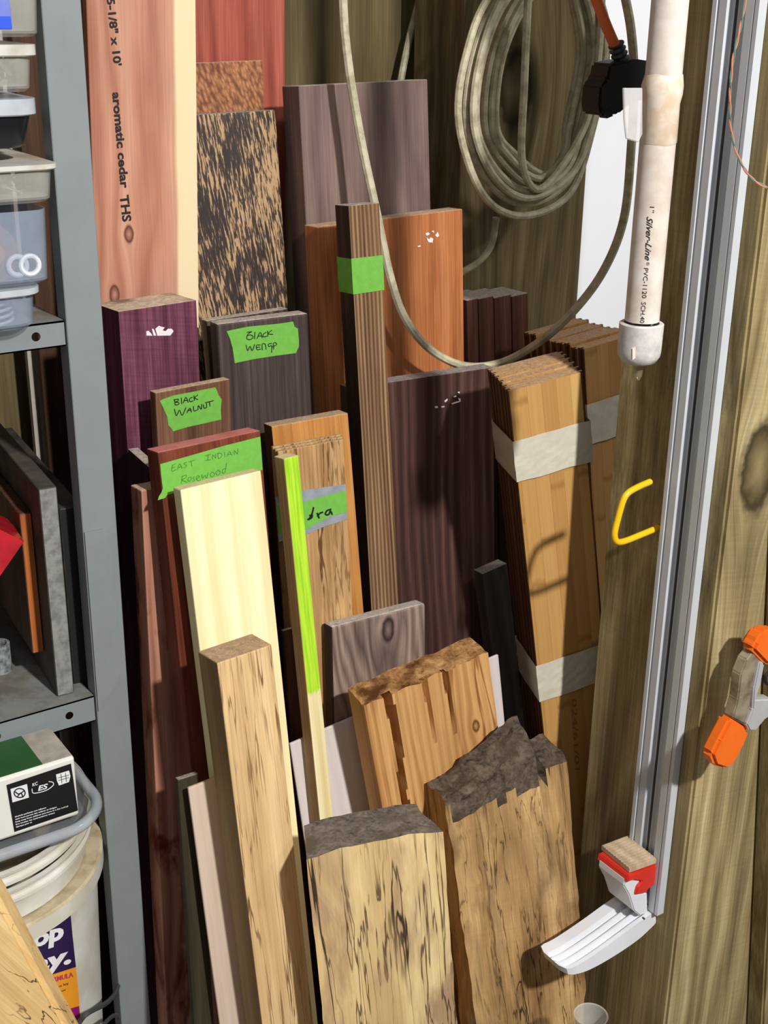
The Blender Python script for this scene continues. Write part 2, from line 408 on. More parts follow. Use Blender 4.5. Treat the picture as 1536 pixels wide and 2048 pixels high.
col = m.ramp(m.math('ADD', m.math('MULTIPLY', vo.outputs['Distance'], .6), m.math('MULTIPLY', q, .5)), [(.3, lin((186, 134, 92))), (.52, lin((160, 104, 66))), (.75, lin((112, 66, 42)))])
m.put(m.b.inputs['Base Color'], col); m.b.inputs['Roughness'].default_value = .5
board('lacewood_board', (306, 129), (525, 127), (314, 232), 1.535, 1.6, .013, m.m, E_tan, 'copper brown flecked board standing just behind the black and tan speckled board', yaw=0)
m = NT('black palm'); tc = m.n('ShaderNodeTexCoord'); sp = m.n('ShaderNodeSeparateXYZ'); m.t.links.new(tc.outputs['Object'], sp.inputs[0]); x, y, z = sp.outputs
xx = m.math('ADD', x, m.math('MULTIPLY', z, .12))
a = m.noise(m.comb(m.math('MULTIPLY', xx, 340.), m.math('MULTIPLY', y, 210.), m.math('MULTIPLY', z, 38.)), 1., 3., .6, .5)
bb = m.noise(m.comb(m.math('MULTIPLY', xx, 420.), m.math('MULTIPLY', y, 400.), m.math('MULTIPLY', z, 60.)), 1., 2., .6, .4)
big = m.noise(m.comb(m.math('MULTIPLY', x, 22.), y, m.math('MULTIPLY', z, 9.)), 1., 3.)
t = m.math('ADD', m.math('ADD', m.math('MULTIPLY', a, .55), m.math('MULTIPLY', bb, .3)), m.math('MULTIPLY', big, .3))
col = m.ramp(t, [(.53, lin((52, 42, 40))), (.59, lin((84, 68, 58))), (.615, lin((186, 150, 110))), (.8, lin((200, 164, 122)))])
m.put(m.b.inputs['Base Color'], col); m.b.inputs['Roughness'].default_value = .5; m.bump(a, .2, .001)
board('black_palm_board', (316, 233), (552, 231), (349, 586), 1.49, 4.2, .024, m.m, E_dark, 'black and tan speckled palm board, right of the cedar board', yaw=0, bev=.003)
bq = frame(solve((150, -620), (281, -600), (169, -100), 1.43, 1.0, 0, .13), .012); ck = [bq.Mi @ onplane(x_, y_, bq.P0, bq.n) for x_, y_ in ((258, 468), (229, 590))]
CED = wood('red cedar with sapwood', (160, 98, 76), (198, 140, 114), (216, 164, 138), fx=26, st=.03, rings=.55, rf=34, rd=1.4, knots=[(ck[0].x, ck[0].z, .0055), (ck[1].x, ck[1].z, .006)], pores=.12, blotch=.14, rough=.6)
# sapwood strip on the right side: part of the same board material
nt = CED.node_tree; B_ = nt.nodes['Principled BSDF']; lk = [l for l in nt.links if l.to_socket == B_.inputs['Base Color']][0].from_socket
kk = NT.__new__(NT); kk.m = CED; kk.t = nt; kk.b = B_
tc = kk.n('ShaderNodeTexCoord'); sp = kk.n('ShaderNodeSeparateXYZ'); nt.links.new(tc.outputs['Object'], sp.inputs[0])
e = kk.math('ADD', sp.outputs[0], kk.math('MULTIPLY', kk.noise(kk.comb(kk.math('MULTIPLY', sp.outputs[0], 8.), 0., kk.math('MULTIPLY', sp.outputs[2], 3.)), 1., 2.), .02))
kk.put(B_.inputs['Base Color'], kk.mix(kk.maprange(e, .046, .05), lk, lin((238, 218, 176))))
b = board('cedar_board', (150, -620), (281, -600), (169, -100), 1.43, 1.0, .012, CED, E_tan, 'pink and cream cedar board with printed black lettering, beside the shelf post', yaw=0, w=.13)
sf = lambda x, y, b=b: face_pt(b, x, y, .0006)
text_on('printed_text', '5-1/8" x 10\'', (214, -3), (228, 132), 15, sf, print_ink, b.o, b.M, bold=.03)
text_on('printed_text', 'aromatic cedar', (225, 185), (242, 377), 16, sf, print_ink, b.o, b.M, bold=.03)
text_on('printed_text', 'THS', (240, 391), (246, 444), 17, sf, print_ink, b.o, b.M, bold=.03)

m = wood('pale walnut', (92, 74, 70), (122, 100, 94), (148, 126, 114), fx=34, st=.03, rings=.3, rf=22, pores=.2, blotch=.2, rough=.6, pf=500)
board('walnut_board', (597, 172), (855, 162), (621, 599), 1.46, 3.5, .042, m, E_grey, 'wide grey-brown board behind the orange board, left of the coiled cord', yaw=0)
m = wood('orange hardwood', (150, 88, 46), (184, 114, 68), (202, 134, 88), fx=50, st=.05, rings=.15, rf=20, pores=.25, blotch=.16, rough=.5, pf=380)
b = board('orange_board', (634, 454), (925, 420), (652, 822), 1.40, 3., .03, m, E_tan, 'wide orange-brown board with white paper scraps, behind the hanging cord', yaw=2)
def scraps(b, T, polys):
    for p in polys: patch_on(b, 'paper_scrap', [(T[0] + x * T[2], T[1] + y * T[2]) for x, y in p], label_white, .0003, 'torn white sticker remnant')
scraps(b, (600, 380, .26), [[(965, 335), (985, 325), (1000, 340), (975, 352)], [(1012, 318), (1028, 310), (1032, 330)], [(1040, 348), (1060, 322), (1070, 352), (1055, 365)],
    [(975, 365), (995, 380), (1005, 362), (1025, 375), (1020, 405), (990, 402), (980, 385)], [(903, 432), (925, 425), (928, 436), (908, 438)]])
m = wood('brown stick wood', (66, 38, 30), (96, 60, 48), (124, 84, 68), fx=80, st=.03, rings=.2, pores=.3, rough=.55)
for i, (tl, tr) in enumerate((((934, 601), (955.5, 600)), ((956.5, 598), (987, 596)), ((988, 596), (1022, 594)), ((1023.5, 593), (1056, 591)))):
    board('brown_block', tl, tr, (tl[0] + 2, tl[1] + 90), 1.40 + i * .004, 1.5, .06 if i else .03, m, E_grey,
          ['short brown block touching the orange board, leftmost of the four brown blocks', 'brown block with a pale streak, second from the orange board', 'brown block third from the orange board, left of the last', 'rightmost of the four brown blocks, below the coiled cord'][i],
          'block', 'brown blocks standing right of the orange board', yaw=0)
m = wood('rosewood', (48, 30, 26), (76, 50, 44), (110, 78, 68), fx=75, st=.012, rings=.45, rf=70, rd=1.1, pores=.25, blotch=.12, rough=.5)
b = board('rosewood_board', (697, 776), (987, 734), (715, 1200), 1.32, 4., .027, m, E_dark, 'wide dark brown striped board beside the bamboo planks')
scraps(b, (600, 380, .26), [[(1035, 1665), (1055, 1660), (1062, 1675), (1042, 1680)], [(1085, 1665), (1110, 1660), (1112, 1670), (1090, 1674)], [(1110, 1622), (1135, 1603), (1135, 1618), (1118, 1635)],
    [(1165, 1640), (1200, 1628), (1225, 1622), (1215, 1598), (1235, 1605), (1236, 1628), (1200, 1640), (1170, 1650)], [(1180, 1588), (1200, 1580), (1205, 1592), (1185, 1595)], [(1212, 1555), (1228, 1550), (1226, 1566)]])
m = wood('purpleheart', (84, 42, 58), (116, 62, 84), (150, 98, 116), fx=90, st=.05, rings=.1, pores=.35, pf=520, blotch=.16, saw=.14, rough=.6)
PE = endgrain('pale rough end', (176, 152, 128), (226, 208, 180), 110, (140, 120, 104))
PS = wood('purpleheart shaded side', (66, 28, 44), (86, 38, 60), (106, 54, 78), fx=60, st=.03, rings=.2, pores=.2)  # darker purpleheart for the left face, shade painted into the tone
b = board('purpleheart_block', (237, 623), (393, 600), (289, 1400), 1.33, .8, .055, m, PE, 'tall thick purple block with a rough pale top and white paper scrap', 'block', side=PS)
T7 = (200, 550, .3255)
scraps(b, T7, [[(285, 372), (285, 345), (298, 342), (315, 360), (322, 373)], [(318, 330), (330, 332), (346, 372), (330, 373)], [(340, 330), (362, 312), (378, 318), (398, 322), (385, 340), (402, 345), (418, 330), (440, 330), (453, 345), (432, 372), (352, 373)]])
m2 = wood('purpleheart dark', (52, 24, 38), (72, 34, 54), (92, 50, 70), fx=60, st=.03, rings=.2, pores=.2)
board('purpleheart_block', (297, 934), (330, 929), (322, 1354), 1.245, 1.0, .073, m2, E_grey, 'shorter dark purple block in front of the tall purple block', 'block', w=.012)
m = wood('wenge', (50, 40, 38), (78, 65, 62), (106, 90, 84), fx=90, st=.02, rings=.25, rf=120, pores=.35, pf=520, blotch=.14, rough=.6)
board('wenge_board', (413, 642), (576, 618), (424, 775), 1.374, 3., .016, wood('streaked dark', (40, 32, 26), (62, 50, 40), (150, 124, 84), fx=40, st=.02, rings=.1), E_grey, 'dark board with grey top directly behind the board marked BLACK WENGE', yaw=-1)
b = board('wenge_board', (434, 648), (617, 626), (442, 775), 1.335, 3., .025, m, E_grey, 'dark grey-brown board with a green tape label reading BLACK WENGE', bev=.003)
tp = lambda b, pts, nm='tape_label', mt=green_tape, lb=None: patch_on(b, nm, [(T7[0] + x * T7[2], T7[1] + y * T7[2]) for x, y in pts], mt, .0004, lb)
tp(b, [(778, 345), (905, 318), (1090, 300), (1186, 286), (1196, 318), (1216, 330), (1222, 400), (1222, 440), (1204, 480), (1080, 496), (940, 518), (828, 542), (815, 450), (800, 395)], lb='green masking tape label')
sf = lambda x, y, b=b: face_pt(b, x, y, .0011)
strokes('handwriting', [[(930, 350), (908, 365), (903, 392), (925, 396), (942, 380), (925, 368), (908, 372)], [(905, 352), (932, 348)], [(952, 352), (950, 392)], [(965, 390), (985, 352), (997, 385)], [(972, 376), (995, 374)],
    [(1020, 352), (1003, 365), (1005, 380), (1025, 376)], [(1030, 345), (1032, 376)], [(1055, 340), (1033, 360), (1062, 365)],
    [(898, 432), (908, 465), (922, 438), (935, 465), (950, 428)], [(985, 430), (962, 432), (965, 458), (988, 455)], [(963, 445), (982, 443)], [(998, 460), (997, 425), (1015, 425), (1020, 455)],
    [(1055, 420), (1035, 425), (1038, 440), (1055, 435), (1055, 475)], [(1062, 440), (1085, 428), (1077, 415), (1065, 425), (1068, 455)]], 1.7, sf, ink, LAST[0], b.M, T7)
m = wood('black walnut', (82, 52, 38), (116, 80, 60), (140, 102, 78), fx=60, st=.025, rings=.25, rf=40, pores=.3, rough=.6)
b = board('walnut_board', (311, 786), (460, 758), (316, 885), 1.285, .8, .013, m, E_tan, 'small brown board with a green tape label reading BLACK WALNUT')
tp(b, [(368, 775), (380, 766), (450, 740), (560, 720), (708, 690), (718, 706), (728, 738), (748, 765), (742, 830), (746, 888), (650, 910), (540, 934), (448, 962), (440, 945), (420, 925), (412, 870), (390, 820)], lb='green masking tape label')
sf = lambda x, y, b=b: face_pt(b, x, y, .0011)
strokes('handwriting', [[(458, 765), (462, 795)], [(455, 768), (480, 762), (478, 775), (463, 780), (485, 785), (480, 797), (462, 798)], [(500, 755), (502, 790)], [(512, 785), (528, 752), (542, 782)], [(518, 772), (538, 770)],
    [(568, 750), (550, 762), (555, 778), (572, 773)], [(578, 742), (580, 770)], [(600, 738), (582, 755), (602, 765)], [(458, 825), (470, 865), (488, 830), (505, 862), (528, 815)], [(535, 845), (552, 818), (562, 842)], [(540, 832), (560, 830)],
    [(575, 808), (578, 835), (595, 830)], [(602, 828), (605, 802), (622, 825), (625, 795)], [(635, 798), (640, 818), (655, 812), (655, 790)], [(672, 780), (676, 805)], [(648, 785), (697, 772)]], 1.7, sf, ink, LAST[0], b.M, T7)
m = wood('striped zebrano', (60, 38, 26), (128, 96, 68), (186, 150, 110), fx=90, st=.02, rings=.6, rf=190, rd=1.0, pores=.25, blotch=.12, rough=.6, lo=.35, hi=.65)
ms = wood('striped zebrano shaded side', (36, 24, 18), (58, 38, 28), (86, 60, 42), fx=90, st=.01, rings=.4, rf=120, pores=.2)  # zebrano darkened for its left face, shade put into the colour
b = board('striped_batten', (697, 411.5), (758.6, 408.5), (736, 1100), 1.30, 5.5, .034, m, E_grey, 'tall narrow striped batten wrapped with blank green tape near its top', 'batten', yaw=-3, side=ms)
STK = b
# tape wrap round batten
def wrap(b, pxT, pxB, mat, name='tape_wrap', eps=.0007, ripple=0., wd=None, label=None, back=None):
    """band of tape round a board; pxT / pxB: pixels on the front-left edge where the band begins and ends"""
    z1 = (b.Mi @ face_pt(b, *pxT)).z; z0 = (b.Mi @ face_pt(b, *pxB)).z; hw = b.w / 2 + eps; t = back or b.th
    bm = bmesh.new(); ring = [(-hw, -eps)] + [(-hw + 2 * hw * i / 16, -eps) for i in range(1, 16)] + [(hw, -eps), (hw, t / 2), (hw, t + eps), (-hw, t + eps), (-hw, t * .66), (-hw, t * .33)]
    if back and wd: ring = [(p[0], p[1]) for p in ring]
    rows = []
    for j in range(9):
        zz = z0 + (z1 - z0) * j / 8
        row = []
        for (x, y) in ring:
            nz_ = noise.noise(Vector((x * 40 + zz * 60, y * 40, zz * 30))) * ripple
            yy = y - abs(nz_) if y < 0 else y
            xo = (wd * (y / t) if wd else 0)
            row.append(bm.verts.new((x + xo - (abs(nz_) if x <= -hw + 1e-6 else 0), yy, zz + noise.noise(Vector((x * 30, y * 30, j * .2))) * ripple * .8)))
        rows.append(row)
    n = len(ring)
    for A, B in zip(rows, rows[1:]):
        for i in range(n): bm.faces.new((A[i], A[(i + 1) % n], B[(i + 1) % n], B[i]))
    bmesh.ops.recalc_face_normals(bm, faces=bm.faces[:])
    o = obj(name, bm, mat, b.o)
    if label: o['label'] = label
    return o
wrap(b, (706, 517), (710, 588), green_tape, ripple=.0006, label='blank green tape wrapped round the batten')

m = wood('red brown board', (72, 30, 20), (112, 54, 36), (140, 76, 54), fx=60, st=.03, rings=.3, rf=40, pores=.25, rough=.5)
b = board('rosewood_board', (315.6, 905), (520.6, 861), (363, 1356), 1.175, 6., .025, m, plain('pink waxed end', (206, 122, 118), .5, c2=(186, 104, 100)), 'red-brown board with pink painted top and long green tape reading EAST INDIAN ROSEWOOD')
tp(b, [(370, 1162), (560, 1108), (760, 1050), (985, 993), (999, 1198), (800, 1250), (560, 1310), (412, 1352), (400, 1370), (355, 1384), (362, 1360), (378, 1335), (386, 1310), (378, 1250)], lb='long green masking tape label')
sf = lambda x, y, b=b: face_pt(b, x, y, .0011)
strokes('handwriting', [[(445, 1168), (442, 1205), (468, 1195)], [(443, 1170), (465, 1160)], [(443, 1186), (460, 1180)], [(478, 1195), (490, 1160), (505, 1188)], [(482, 1182), (500, 1178)], [(535, 1150), (515, 1158), (532, 1172), (518, 1185)],
    [(560, 1142), (565, 1175)], [(545, 1148), (582, 1138)], [(665, 1105), (662, 1138)], [(650, 1110), (680, 1102)], [(648, 1140), (678, 1134)], [(692, 1132), (693, 1105), (712, 1125), (710, 1100)], [(725, 1095), (728, 1128), (750, 1112), (742, 1095), (722, 1095)],
    [(765, 1090), (768, 1118)], [(780, 1115), (795, 1085), (812, 1108)], [(785, 1103), (805, 1100)], [(825, 1105), (826, 1078), (845, 1100), (848, 1068)],
    [(505, 1235), (500, 1280)], [(505, 1238), (530, 1228), (528, 1245), (505, 1258), (535, 1275)], [(545, 1245), (540, 1265), (558, 1262), (560, 1243), (545, 1245)], [(582, 1238), (570, 1248), (582, 1258), (570, 1268)],
    [(595, 1250), (612, 1240), (600, 1232), (592, 1250), (605, 1265), (618, 1258)], [(625, 1228), (632, 1250), (645, 1230), (655, 1248), (665, 1215)], [(690, 1210), (678, 1225), (688, 1240), (705, 1225), (692, 1208)],
    [(725, 1200), (712, 1215), (722, 1230), (740, 1215), (727, 1198)], [(770, 1190), (755, 1195), (752, 1215), (768, 1212), (778, 1155)]], 1.0, sf, ink_faint, LAST[0], b.M, T7)
m = wood('cedar batten', (122, 72, 58), (180, 126, 104), (206, 158, 136), fx=30, st=.04, rings=.4, rf=50, rd=1.5, pores=.15, blotch=.25, patch=((100, 38, 28), 26, .5, .66))
board('cedar_batten', (283, 982), (312, 976), (303, 1400), 1.205, 2.5, .026, m, E_tan, 'narrow pinkish cedar batten with dark red knots, beside the tall purple block', 'batten', w=.05, yaw=3)
board('dark_lath', (356, 1560), (380, 1553), (372, 1800), 1.106, 6.5, .008, wood('dark olive lath', (44, 40, 28), (62, 56, 40), (82, 72, 52)), E_dark, 'dark thin lath in the shadow left of the thin whitish board', 'lath', w=.025, yaw=2)
m = wood('clear pine', (226, 206, 148), (246, 234, 184), (254, 248, 210), fx=30, st=.012, rings=.3, rf=34, rd=.7, pores=.05, blotch=.06, rough=.55)
board('pine_board', (361, 980), (522, 941), (400, 1300), 1.14, 7., .017, m, E_pale, 'clean pale yellow pine board behind the thick pale block')
PINE = m
m = wood('white sheet', (200, 178, 158), (214, 194, 176), (222, 204, 188), fx=20, st=.05, rings=.1, pores=.06, blotch=.06, rough=.7)
board('thin_white_board', (377, 1576), (420, 1556), (440, 2048), 1.09, 7.5, .004, m, E_tan, 'thin whitish board leaning left of the thick pale block', yaw=3, w=.07)
m = wood('pale veined block', (176, 136, 92), (218, 184, 134), (234, 206, 158), fx=32, st=.03, rings=.25, rf=26, rd=1.2, pores=.12, blotch=.12, lines=[((112, 76, 44), 42, .05, .014, .9), ((124, 88, 52), 80, .04, .02, .75)])
ms = wood('pale veined shaded side', (112, 88, 54), (148, 120, 78), (172, 146, 100), fx=60, st=.01, rings=.5, rf=150, rd=.5, pores=.15)  # edge grain in a darker tan that carries the left face's shade
board('veined_block', (434, 1326.5), (543.5, 1289), (523, 2039), 1.045, 6., .041, m, endgrain('light brown end', (150, 120, 92), (194, 164, 132), 120), 'thick pale tan block with brown vein lines, nearest of the tall pieces', 'block', side=ms)
m = wood('tan hardwood', (158, 98, 44), (196, 134, 70), (216, 160, 94), fx=40, st=.04, rings=.2, rf=20, pores=.2, rough=.5)
board('orange_board', (543, 853), (696, 827), (578, 1213), 1.262, 6.8, .025, m, E_tan, 'bright orange-tan board behind the veined boards with the green tape', yaw=-6, side=wood('tan shaded side', (74, 40, 22), (98, 56, 32), (120, 74, 44)))  # left face is a darker tan with its shade painted in
m = wood('figured zebrano', (150, 106, 66), (196, 154, 104), (216, 178, 128), fx=60, st=.05, rings=.2, pores=.25, blotch=.2, lines=[((84, 52, 28), 34, .1, .018, .9), ((96, 60, 34), 70, .1, .03, .6)])
for i in range(2, -1, -1):
    b = board('veneer_board', (556 - i * 5, 903 - i * 4.6), (687 - i * 1.5, 880 - i * 3), (578 - i * 5, 1217 - i * 4), 1.212 + i * .0068, 5.5, .0055, m, endgrain('veneer end', (140, 110, 76), (208, 180, 136), 200),
          ['thin tan veined board with silver and green tape, front of its stack of three', 'thin tan veined board, middle of the stack of three behind the lime stick', 'thin tan veined board, rear of the stack of three before the orange-tan board'][i], 'board', 'thin veined boards stacked behind the lime stick', yaw=-2)
tp(b, [(1080, 1365), (1265, 1320), (1508, 1285), (1522, 1500), (1380, 1545), (1290, 1585), (1100, 1640)], 'silver_tape', silver_tape, 'silver tape under the green tape')
patch_on(b, 'tape_label', [(T7[0] + x * T7[2], T7[1] + y * T7[2]) for x, y in [(1082, 1425), (1265, 1390), (1512, 1322), (1520, 1455), (1400, 1490), (1275, 1560), (1100, 1590)]], green_tape, .0009, 'green masking tape label')
sf = lambda x, y, b=b: face_pt(b, x, y, .0016)
strokes('handwriting', [[(1312, 1430), (1302, 1470), (1283, 1502)], [(1290, 1478), (1304, 1474), (1300, 1492), (1278, 1502)], [(1335, 1465), (1346, 1492)], [(1338, 1482), (1350, 1465), (1368, 1458)], [(1418, 1440), (1395, 1448), (1385, 1470), (1405, 1472), (1416, 1450), (1426, 1470)]], 3.4, sf, ink, LAST[0], b.M, T7)
m = NT('lime painted pine'); 
LIME = wood('lime painted pine', (226, 206, 148), (246, 234, 184), (254, 248, 210), fx=60, st=.015, rings=.3, rf=60, pores=.06, blotch=.05)
b = board('lime_painted_stick', (568, 918), (597, 910), (638, 1620), 1.16, 6.5, .02, LIME, E_pale, 'slim pine stick painted lime green on its upper two thirds', 'stick', yaw=5, side=wood('bare pine shaded side', (168, 136, 90), (190, 158, 110), (204, 174, 126), fx=40, rings=.3, rf=60, pores=.05))  # bare pine side, toned down in colour to paint its shade
zc = (b.Mi @ face_pt(b, 630, 1385)).z
nt = LIME.node_tree; B_ = nt.nodes['Principled BSDF']; lk = [l for l in nt.links if l.to_socket == B_.inputs['Base Color']][0].from_socket
kk = NT.__new__(NT); kk.m = LIME; kk.t = nt; kk.b = B_
tc = kk.n('ShaderNodeTexCoord'); sp = kk.n('ShaderNodeSeparateXYZ'); nt.links.new(tc.outputs['Object'], sp.inputs[0])
e = kk.math('ADD', sp.outputs[2], kk.math('MULTIPLY', kk.noise(kk.comb(kk.math('MULTIPLY', sp.outputs[0], 260.), 0., kk.math('MULTIPLY', sp.outputs[2], 20.)), 1., 2.), .012))
g = kk.noise(kk.comb(kk.math('MULTIPLY', sp.outputs[0], 300.), 0., kk.math('MULTIPLY', sp.outputs[2], 12.)), 1., 3.)
paint = kk.ramp(g, [(.35, lin((150, 204, 34))), (.6, lin((190, 232, 62)))])
kk.put(B_.inputs['Base Color'], kk.mix(kk.maprange(e, zc + .004, zc + .008), lk, paint))
m = wood('dark lath', (50, 26, 20), (84, 50, 38), (110, 72, 54))
board('dark_lath', (566, 1262), (582, 1257), (578, 1400), 1.182, 5.6, .006, m, E_grey, 'small red-brown lath in the gap left of the lime stick', 'lath', w=.018, yaw=0)
m = wood('figured walnut', (84, 66, 62), (140, 118, 108), (178, 154, 138), fx=24, st=.2, rings=.6, rf=46, rd=5.5, pores=.2, blotch=.2, knots=[(.012, .905, .009)], patch=((166, 134, 102), 14, .55, .68))
board('figured_walnut_block', (663.5, 1254), (851, 1194), (667, 1395), 1.165, 5.5, .02, m, E_grey, 'short grey-brown walnut block with swirling grain, in front of the striped batten', 'block', bev=.003, yaw=.5, side=wood('walnut shaded side', (44, 34, 32), (62, 48, 46), (80, 64, 60)))  # left face darkened in colour to stand for its shade
m = wood('plain white sheet', (206, 194, 188), (216, 206, 202), (226, 216, 214), fx=10, pores=.03, blotch=.04)
board('thin_white_board', (580, 1488), (997, 1309), (604, 1643), 1.145, 6.5, .004, m, m, 'wide thin white board standing behind the cracked tan beam')
m = wood('grey weathered', (52, 46, 42), (78, 70, 64), (104, 94, 86), fx=36, st=.05, rings=.5, rf=50, rd=2.4, pores=.15)
board('grey_board', (965, 1148), (1014, 1139), (1004, 1480), 1.235, 3, .02, m, E_grey, 'dark grey rippled board between the dark striped board and the bamboo bundle', yaw=0)

# cracked beam
def beam_fn(p, b):
    x = p.x / (b.w / 2)
    if p.z > b.L * .985: p.z += .004 * noise.noise(Vector((x * 4, p.y * 90, 0))) + (.006 * (p.y / b.th))
    for cx_, d, w_ in ((-.62, .03, .05), (-.05, .012, .02), (.28, .016, .025)):
        if p.y < 1e-4:
            ww = w_ * max(0, 1 - (b.L - p.z) / (.5 if cx_ < -.5 else .12))
            if abs(x - cx_ - .02 * math.sin(p.z * 40)) < ww: p.y += d * min(1, ww / w_ * 1.6)
    return p
m = wood('knotty tan timber', (154, 102, 54), (204, 154, 96), (220, 176, 118), fx=40, st=.02, rings=.35, rf=90, rd=.8, pores=.15, blotch=.12, knots=[(.055, .79, .005), (.03, .70, .004)], lines=[((130, 74, 34), 34, .05, .03, .8)])
board('cracked_beam', (728, 1412), (976, 1305), (759, 1584), 1.075, 4, .038, m, endgrain('cracked end', (116, 74, 40), (190, 146, 96), 70, (90, 54, 30)), 'thick short tan beam with cracks and small knots, standing behind the grey-topped slabs', 'beam', fn=beam_fn, nz=60, nx=60)
# bamboo bundles
BM = [bamboo('bamboo %s' % 'abc'[i], t) for i, t in enumerate(((1, 1, 1), (.95, .93, .9), (1.03, 1.02, 1.0)))]
BE = endgrain('bamboo end', (164, 126, 92), (212, 178, 142), 220)
BSD = wood('bamboo edge', (78, 50, 32), (104, 70, 46), (150, 112, 74), fx=120, st=.01, rings=.5, rf=200)
def bundle(TL, TR, BL, Y0, lean, n, pitch, shift, labels, group, **kw):
    b0 = solve(TL, TR, BL, Y0, lean, kw.get('yaw'), kw.get('w')); th = pitch - .0012; first = None
    for i in range(n):
        b = Board(); b.w = b0.w; b.u, b.v, b.n = b0.u, b0.v, b0.n
        j = random.uniform(-.001, .001)
        b.P0 = b0.P0 + b0.n * (i * pitch) + b0.u * (shift * i + j) - b0.v * (kw.get('rise', 0) * i + random.uniform(-.002, .002)); frame(b, th)
        # tongue-and-groove plank: tongue on the right edge, groove on the left edge, channels on the back
        hw = b.w / 2; t3 = th / 3
        prof = [(-hw, 0), (hw - .005, 0), (hw - .005, t3), (hw, t3), (hw, 2 * t3), (hw - .005, 2 * t3), (hw - .005, th), (-hw, th), (-hw, 2 * t3), (-hw + .004, 2 * t3), (-hw + .004, t3), (-hw, t3)]
        bm = bmesh.new(); prism([Vector((x, y, 0)) for x, y in prof], Vector((0, 0, b.L)), bm)
        for f in bm.faces:
            if abs(f.normal.z) > .8: f.material_index = 1
            elif abs(f.normal.x) > .5 or (len(f.verts) == 4 and abs(f.calc_center_median().x) > hw - .006): f.material_index = 2
        o = obj('bamboo_plank', bm, [BM[i % 3], BE, BSD], mw=b.M); prop(o, labels(i, n), 'plank', group); b.o = o; b.N = -b.n; b.Mi = b.M.inverted()
        if i == 0: first = b
    first.total = n * pitch
    return first
nth = ['frontmost', 'second', 'third', 'fourth', 'fifth', 'sixth', 'seventh', 'eighth', 'ninth']
def lab(which):
    def f(i, n):
        if i == 0: return 'bamboo plank with its face showing, frontmost of the %s taped bundle' % which
        if i == n - 1: return 'bamboo plank, rearmost of the %s taped bundle' % which
        return 'bamboo plank, %s from the front in the %s taped bundle' % (nth[i], which)
    return f
b = bundle((1018, 780), (1168.6, 740.5), (1056, 1150), 1.135, 3., 6, .0135, .0022, lab('nearer'), 'bamboo planks in the nearer taped bundle', rise=.001)
b.th = b.total
wrap(b, (1025, 882), (1036, 963), cream_tape, eps=.0024, ripple=.0016, wd=.012, label='cream masking tape round the bundle', back=b.total)
wrap(b, (1073, 1330), (1081, 1402), cream_tape, eps=.0024, ripple=.0016, wd=.012, label='cream masking tape round the bundle', back=b.total)
sf = lambda x, y, b=b: face_pt(b, x, y, .0006)
text_on('stamped_text', '024/61/01', (1143, 1398), (1150, 1540), 10, sf, plain('faint brown stamp', (150, 96, 52), .7), b.o, b.M)
b2 = bundle((1168.6, 700), (1245, 687), (1185, 1000), 1.25, 3., 9, .0142, -.001, lab('farther'), 'bamboo planks in the farther taped bundle', yaw=-4, w=.096, rise=.0004)
wrap(b2, (1174, 808), (1180, 888), cream_tape, eps=.0024, ripple=.0016, wd=-.01, label='cream masking tape round the bundle', back=b2.total)

# spalted slabs
SP = wood('spalted maple', (184, 150, 104), (222, 192, 136), (240, 218, 162), fx=22, st=.05, rings=.25, rf=16, rd=2., pores=.1, blotch=.14, rough=.65,
          patch=((178, 146, 110), 16, .48, .62), lines=[((58, 44, 32), 24, .06, .011, .98), ((74, 54, 38), 44, .05, .013, .85)])
SP2 = wood('stained spalted maple', (124, 92, 58), (184, 146, 96), (218, 184, 130), fx=26, st=.06, rings=.25, rf=18, rd=2., pores=.18, blotch=.28, rough=.7,
           patch=((104, 78, 52), 12, .5, .66), lines=[((52, 38, 26), 30, .08, .011, .95), ((70, 48, 30), 48, .07, .014, .8)], saw=.05)
GE = endgrain('weathered grey end', (70, 62, 56), (128, 118, 108), 60, (92, 82, 70))
def slab_fn(p, b):
    x = p.x / (b.w / 2)
    if p.z > b.L * .9: p.z += -.004 * abs(x) ** 3 + .003 * noise.noise(Vector((x * 3, 2, 0)))
    p.x += (.010 * (p.y / b.th) if x < -.99 else 0) - (.018 * (p.y / b.th) if x > .99 else 0)
    return p
board('spalted_slab', (611, 1712), (886, 1656), (648, 2048), .965, 5., .062, SP, GE, 'thick spalted maple slab with grey weathered top, left of the pair', 'slab', 'spalted maple slabs standing in front', rough=.0016, fn=slab_fn, nz=50)
def slab2_fn(p, b):
    x = p.x / (b.w / 2); yy = p.y / b.th; k_ = max(0., (p.z - (b.L - .12)) / .12)
    if k_ > 0:
        r_ = max(0., min(1., (x + .85) / 1.3))
        up = .034 * yy * r_ + .016 * r_ * (1 if x < .62 else 0) + (.004 * yy if x < -.7 else 0)
        if x >= .62: up = .012 * yy
        p.z += k_ * (up + .007 * noise.noise(Vector((x * 4, yy * 3, 1))) + .003 * noise.noise(Vector((x * 13, yy * 9, 1))))
        p.y += .012 * k_ * (1 - yy) * r_ if x < .62 else 0
    p.x += .012 * noise.noise(Vector((0, yy, p.z * 5))) * (1 if abs(x) > .95 else 0) - max(0., .42 - p.z) * .12 * max(0, x)
    return p
GE2 = endgrain('dark weathered end', (50, 42, 36), (112, 98, 84), 60, (72, 60, 48))
sb2 = board('spalted_slab', (893, 1612), (1132, 1548), (950, 2048), 1.005, 4., .05, SP2, GE2, 'thick stained spalted slab with dark broken top, right of the pair', 'slab', 'spalted maple slabs standing in front', rough=.0022, fn=slab2_fn, nz=60, nx=24, yaw=-10)
for p in sb2.o.data.polygons:
    c = p.center
    if c.y < .02 and c.z > sb2.L - .022 + .006 * noise.noise(Vector((c.x * 60, 0, 0))) and -.9 < c.x / (sb2.w / 2) < .64: p.material_index = 1
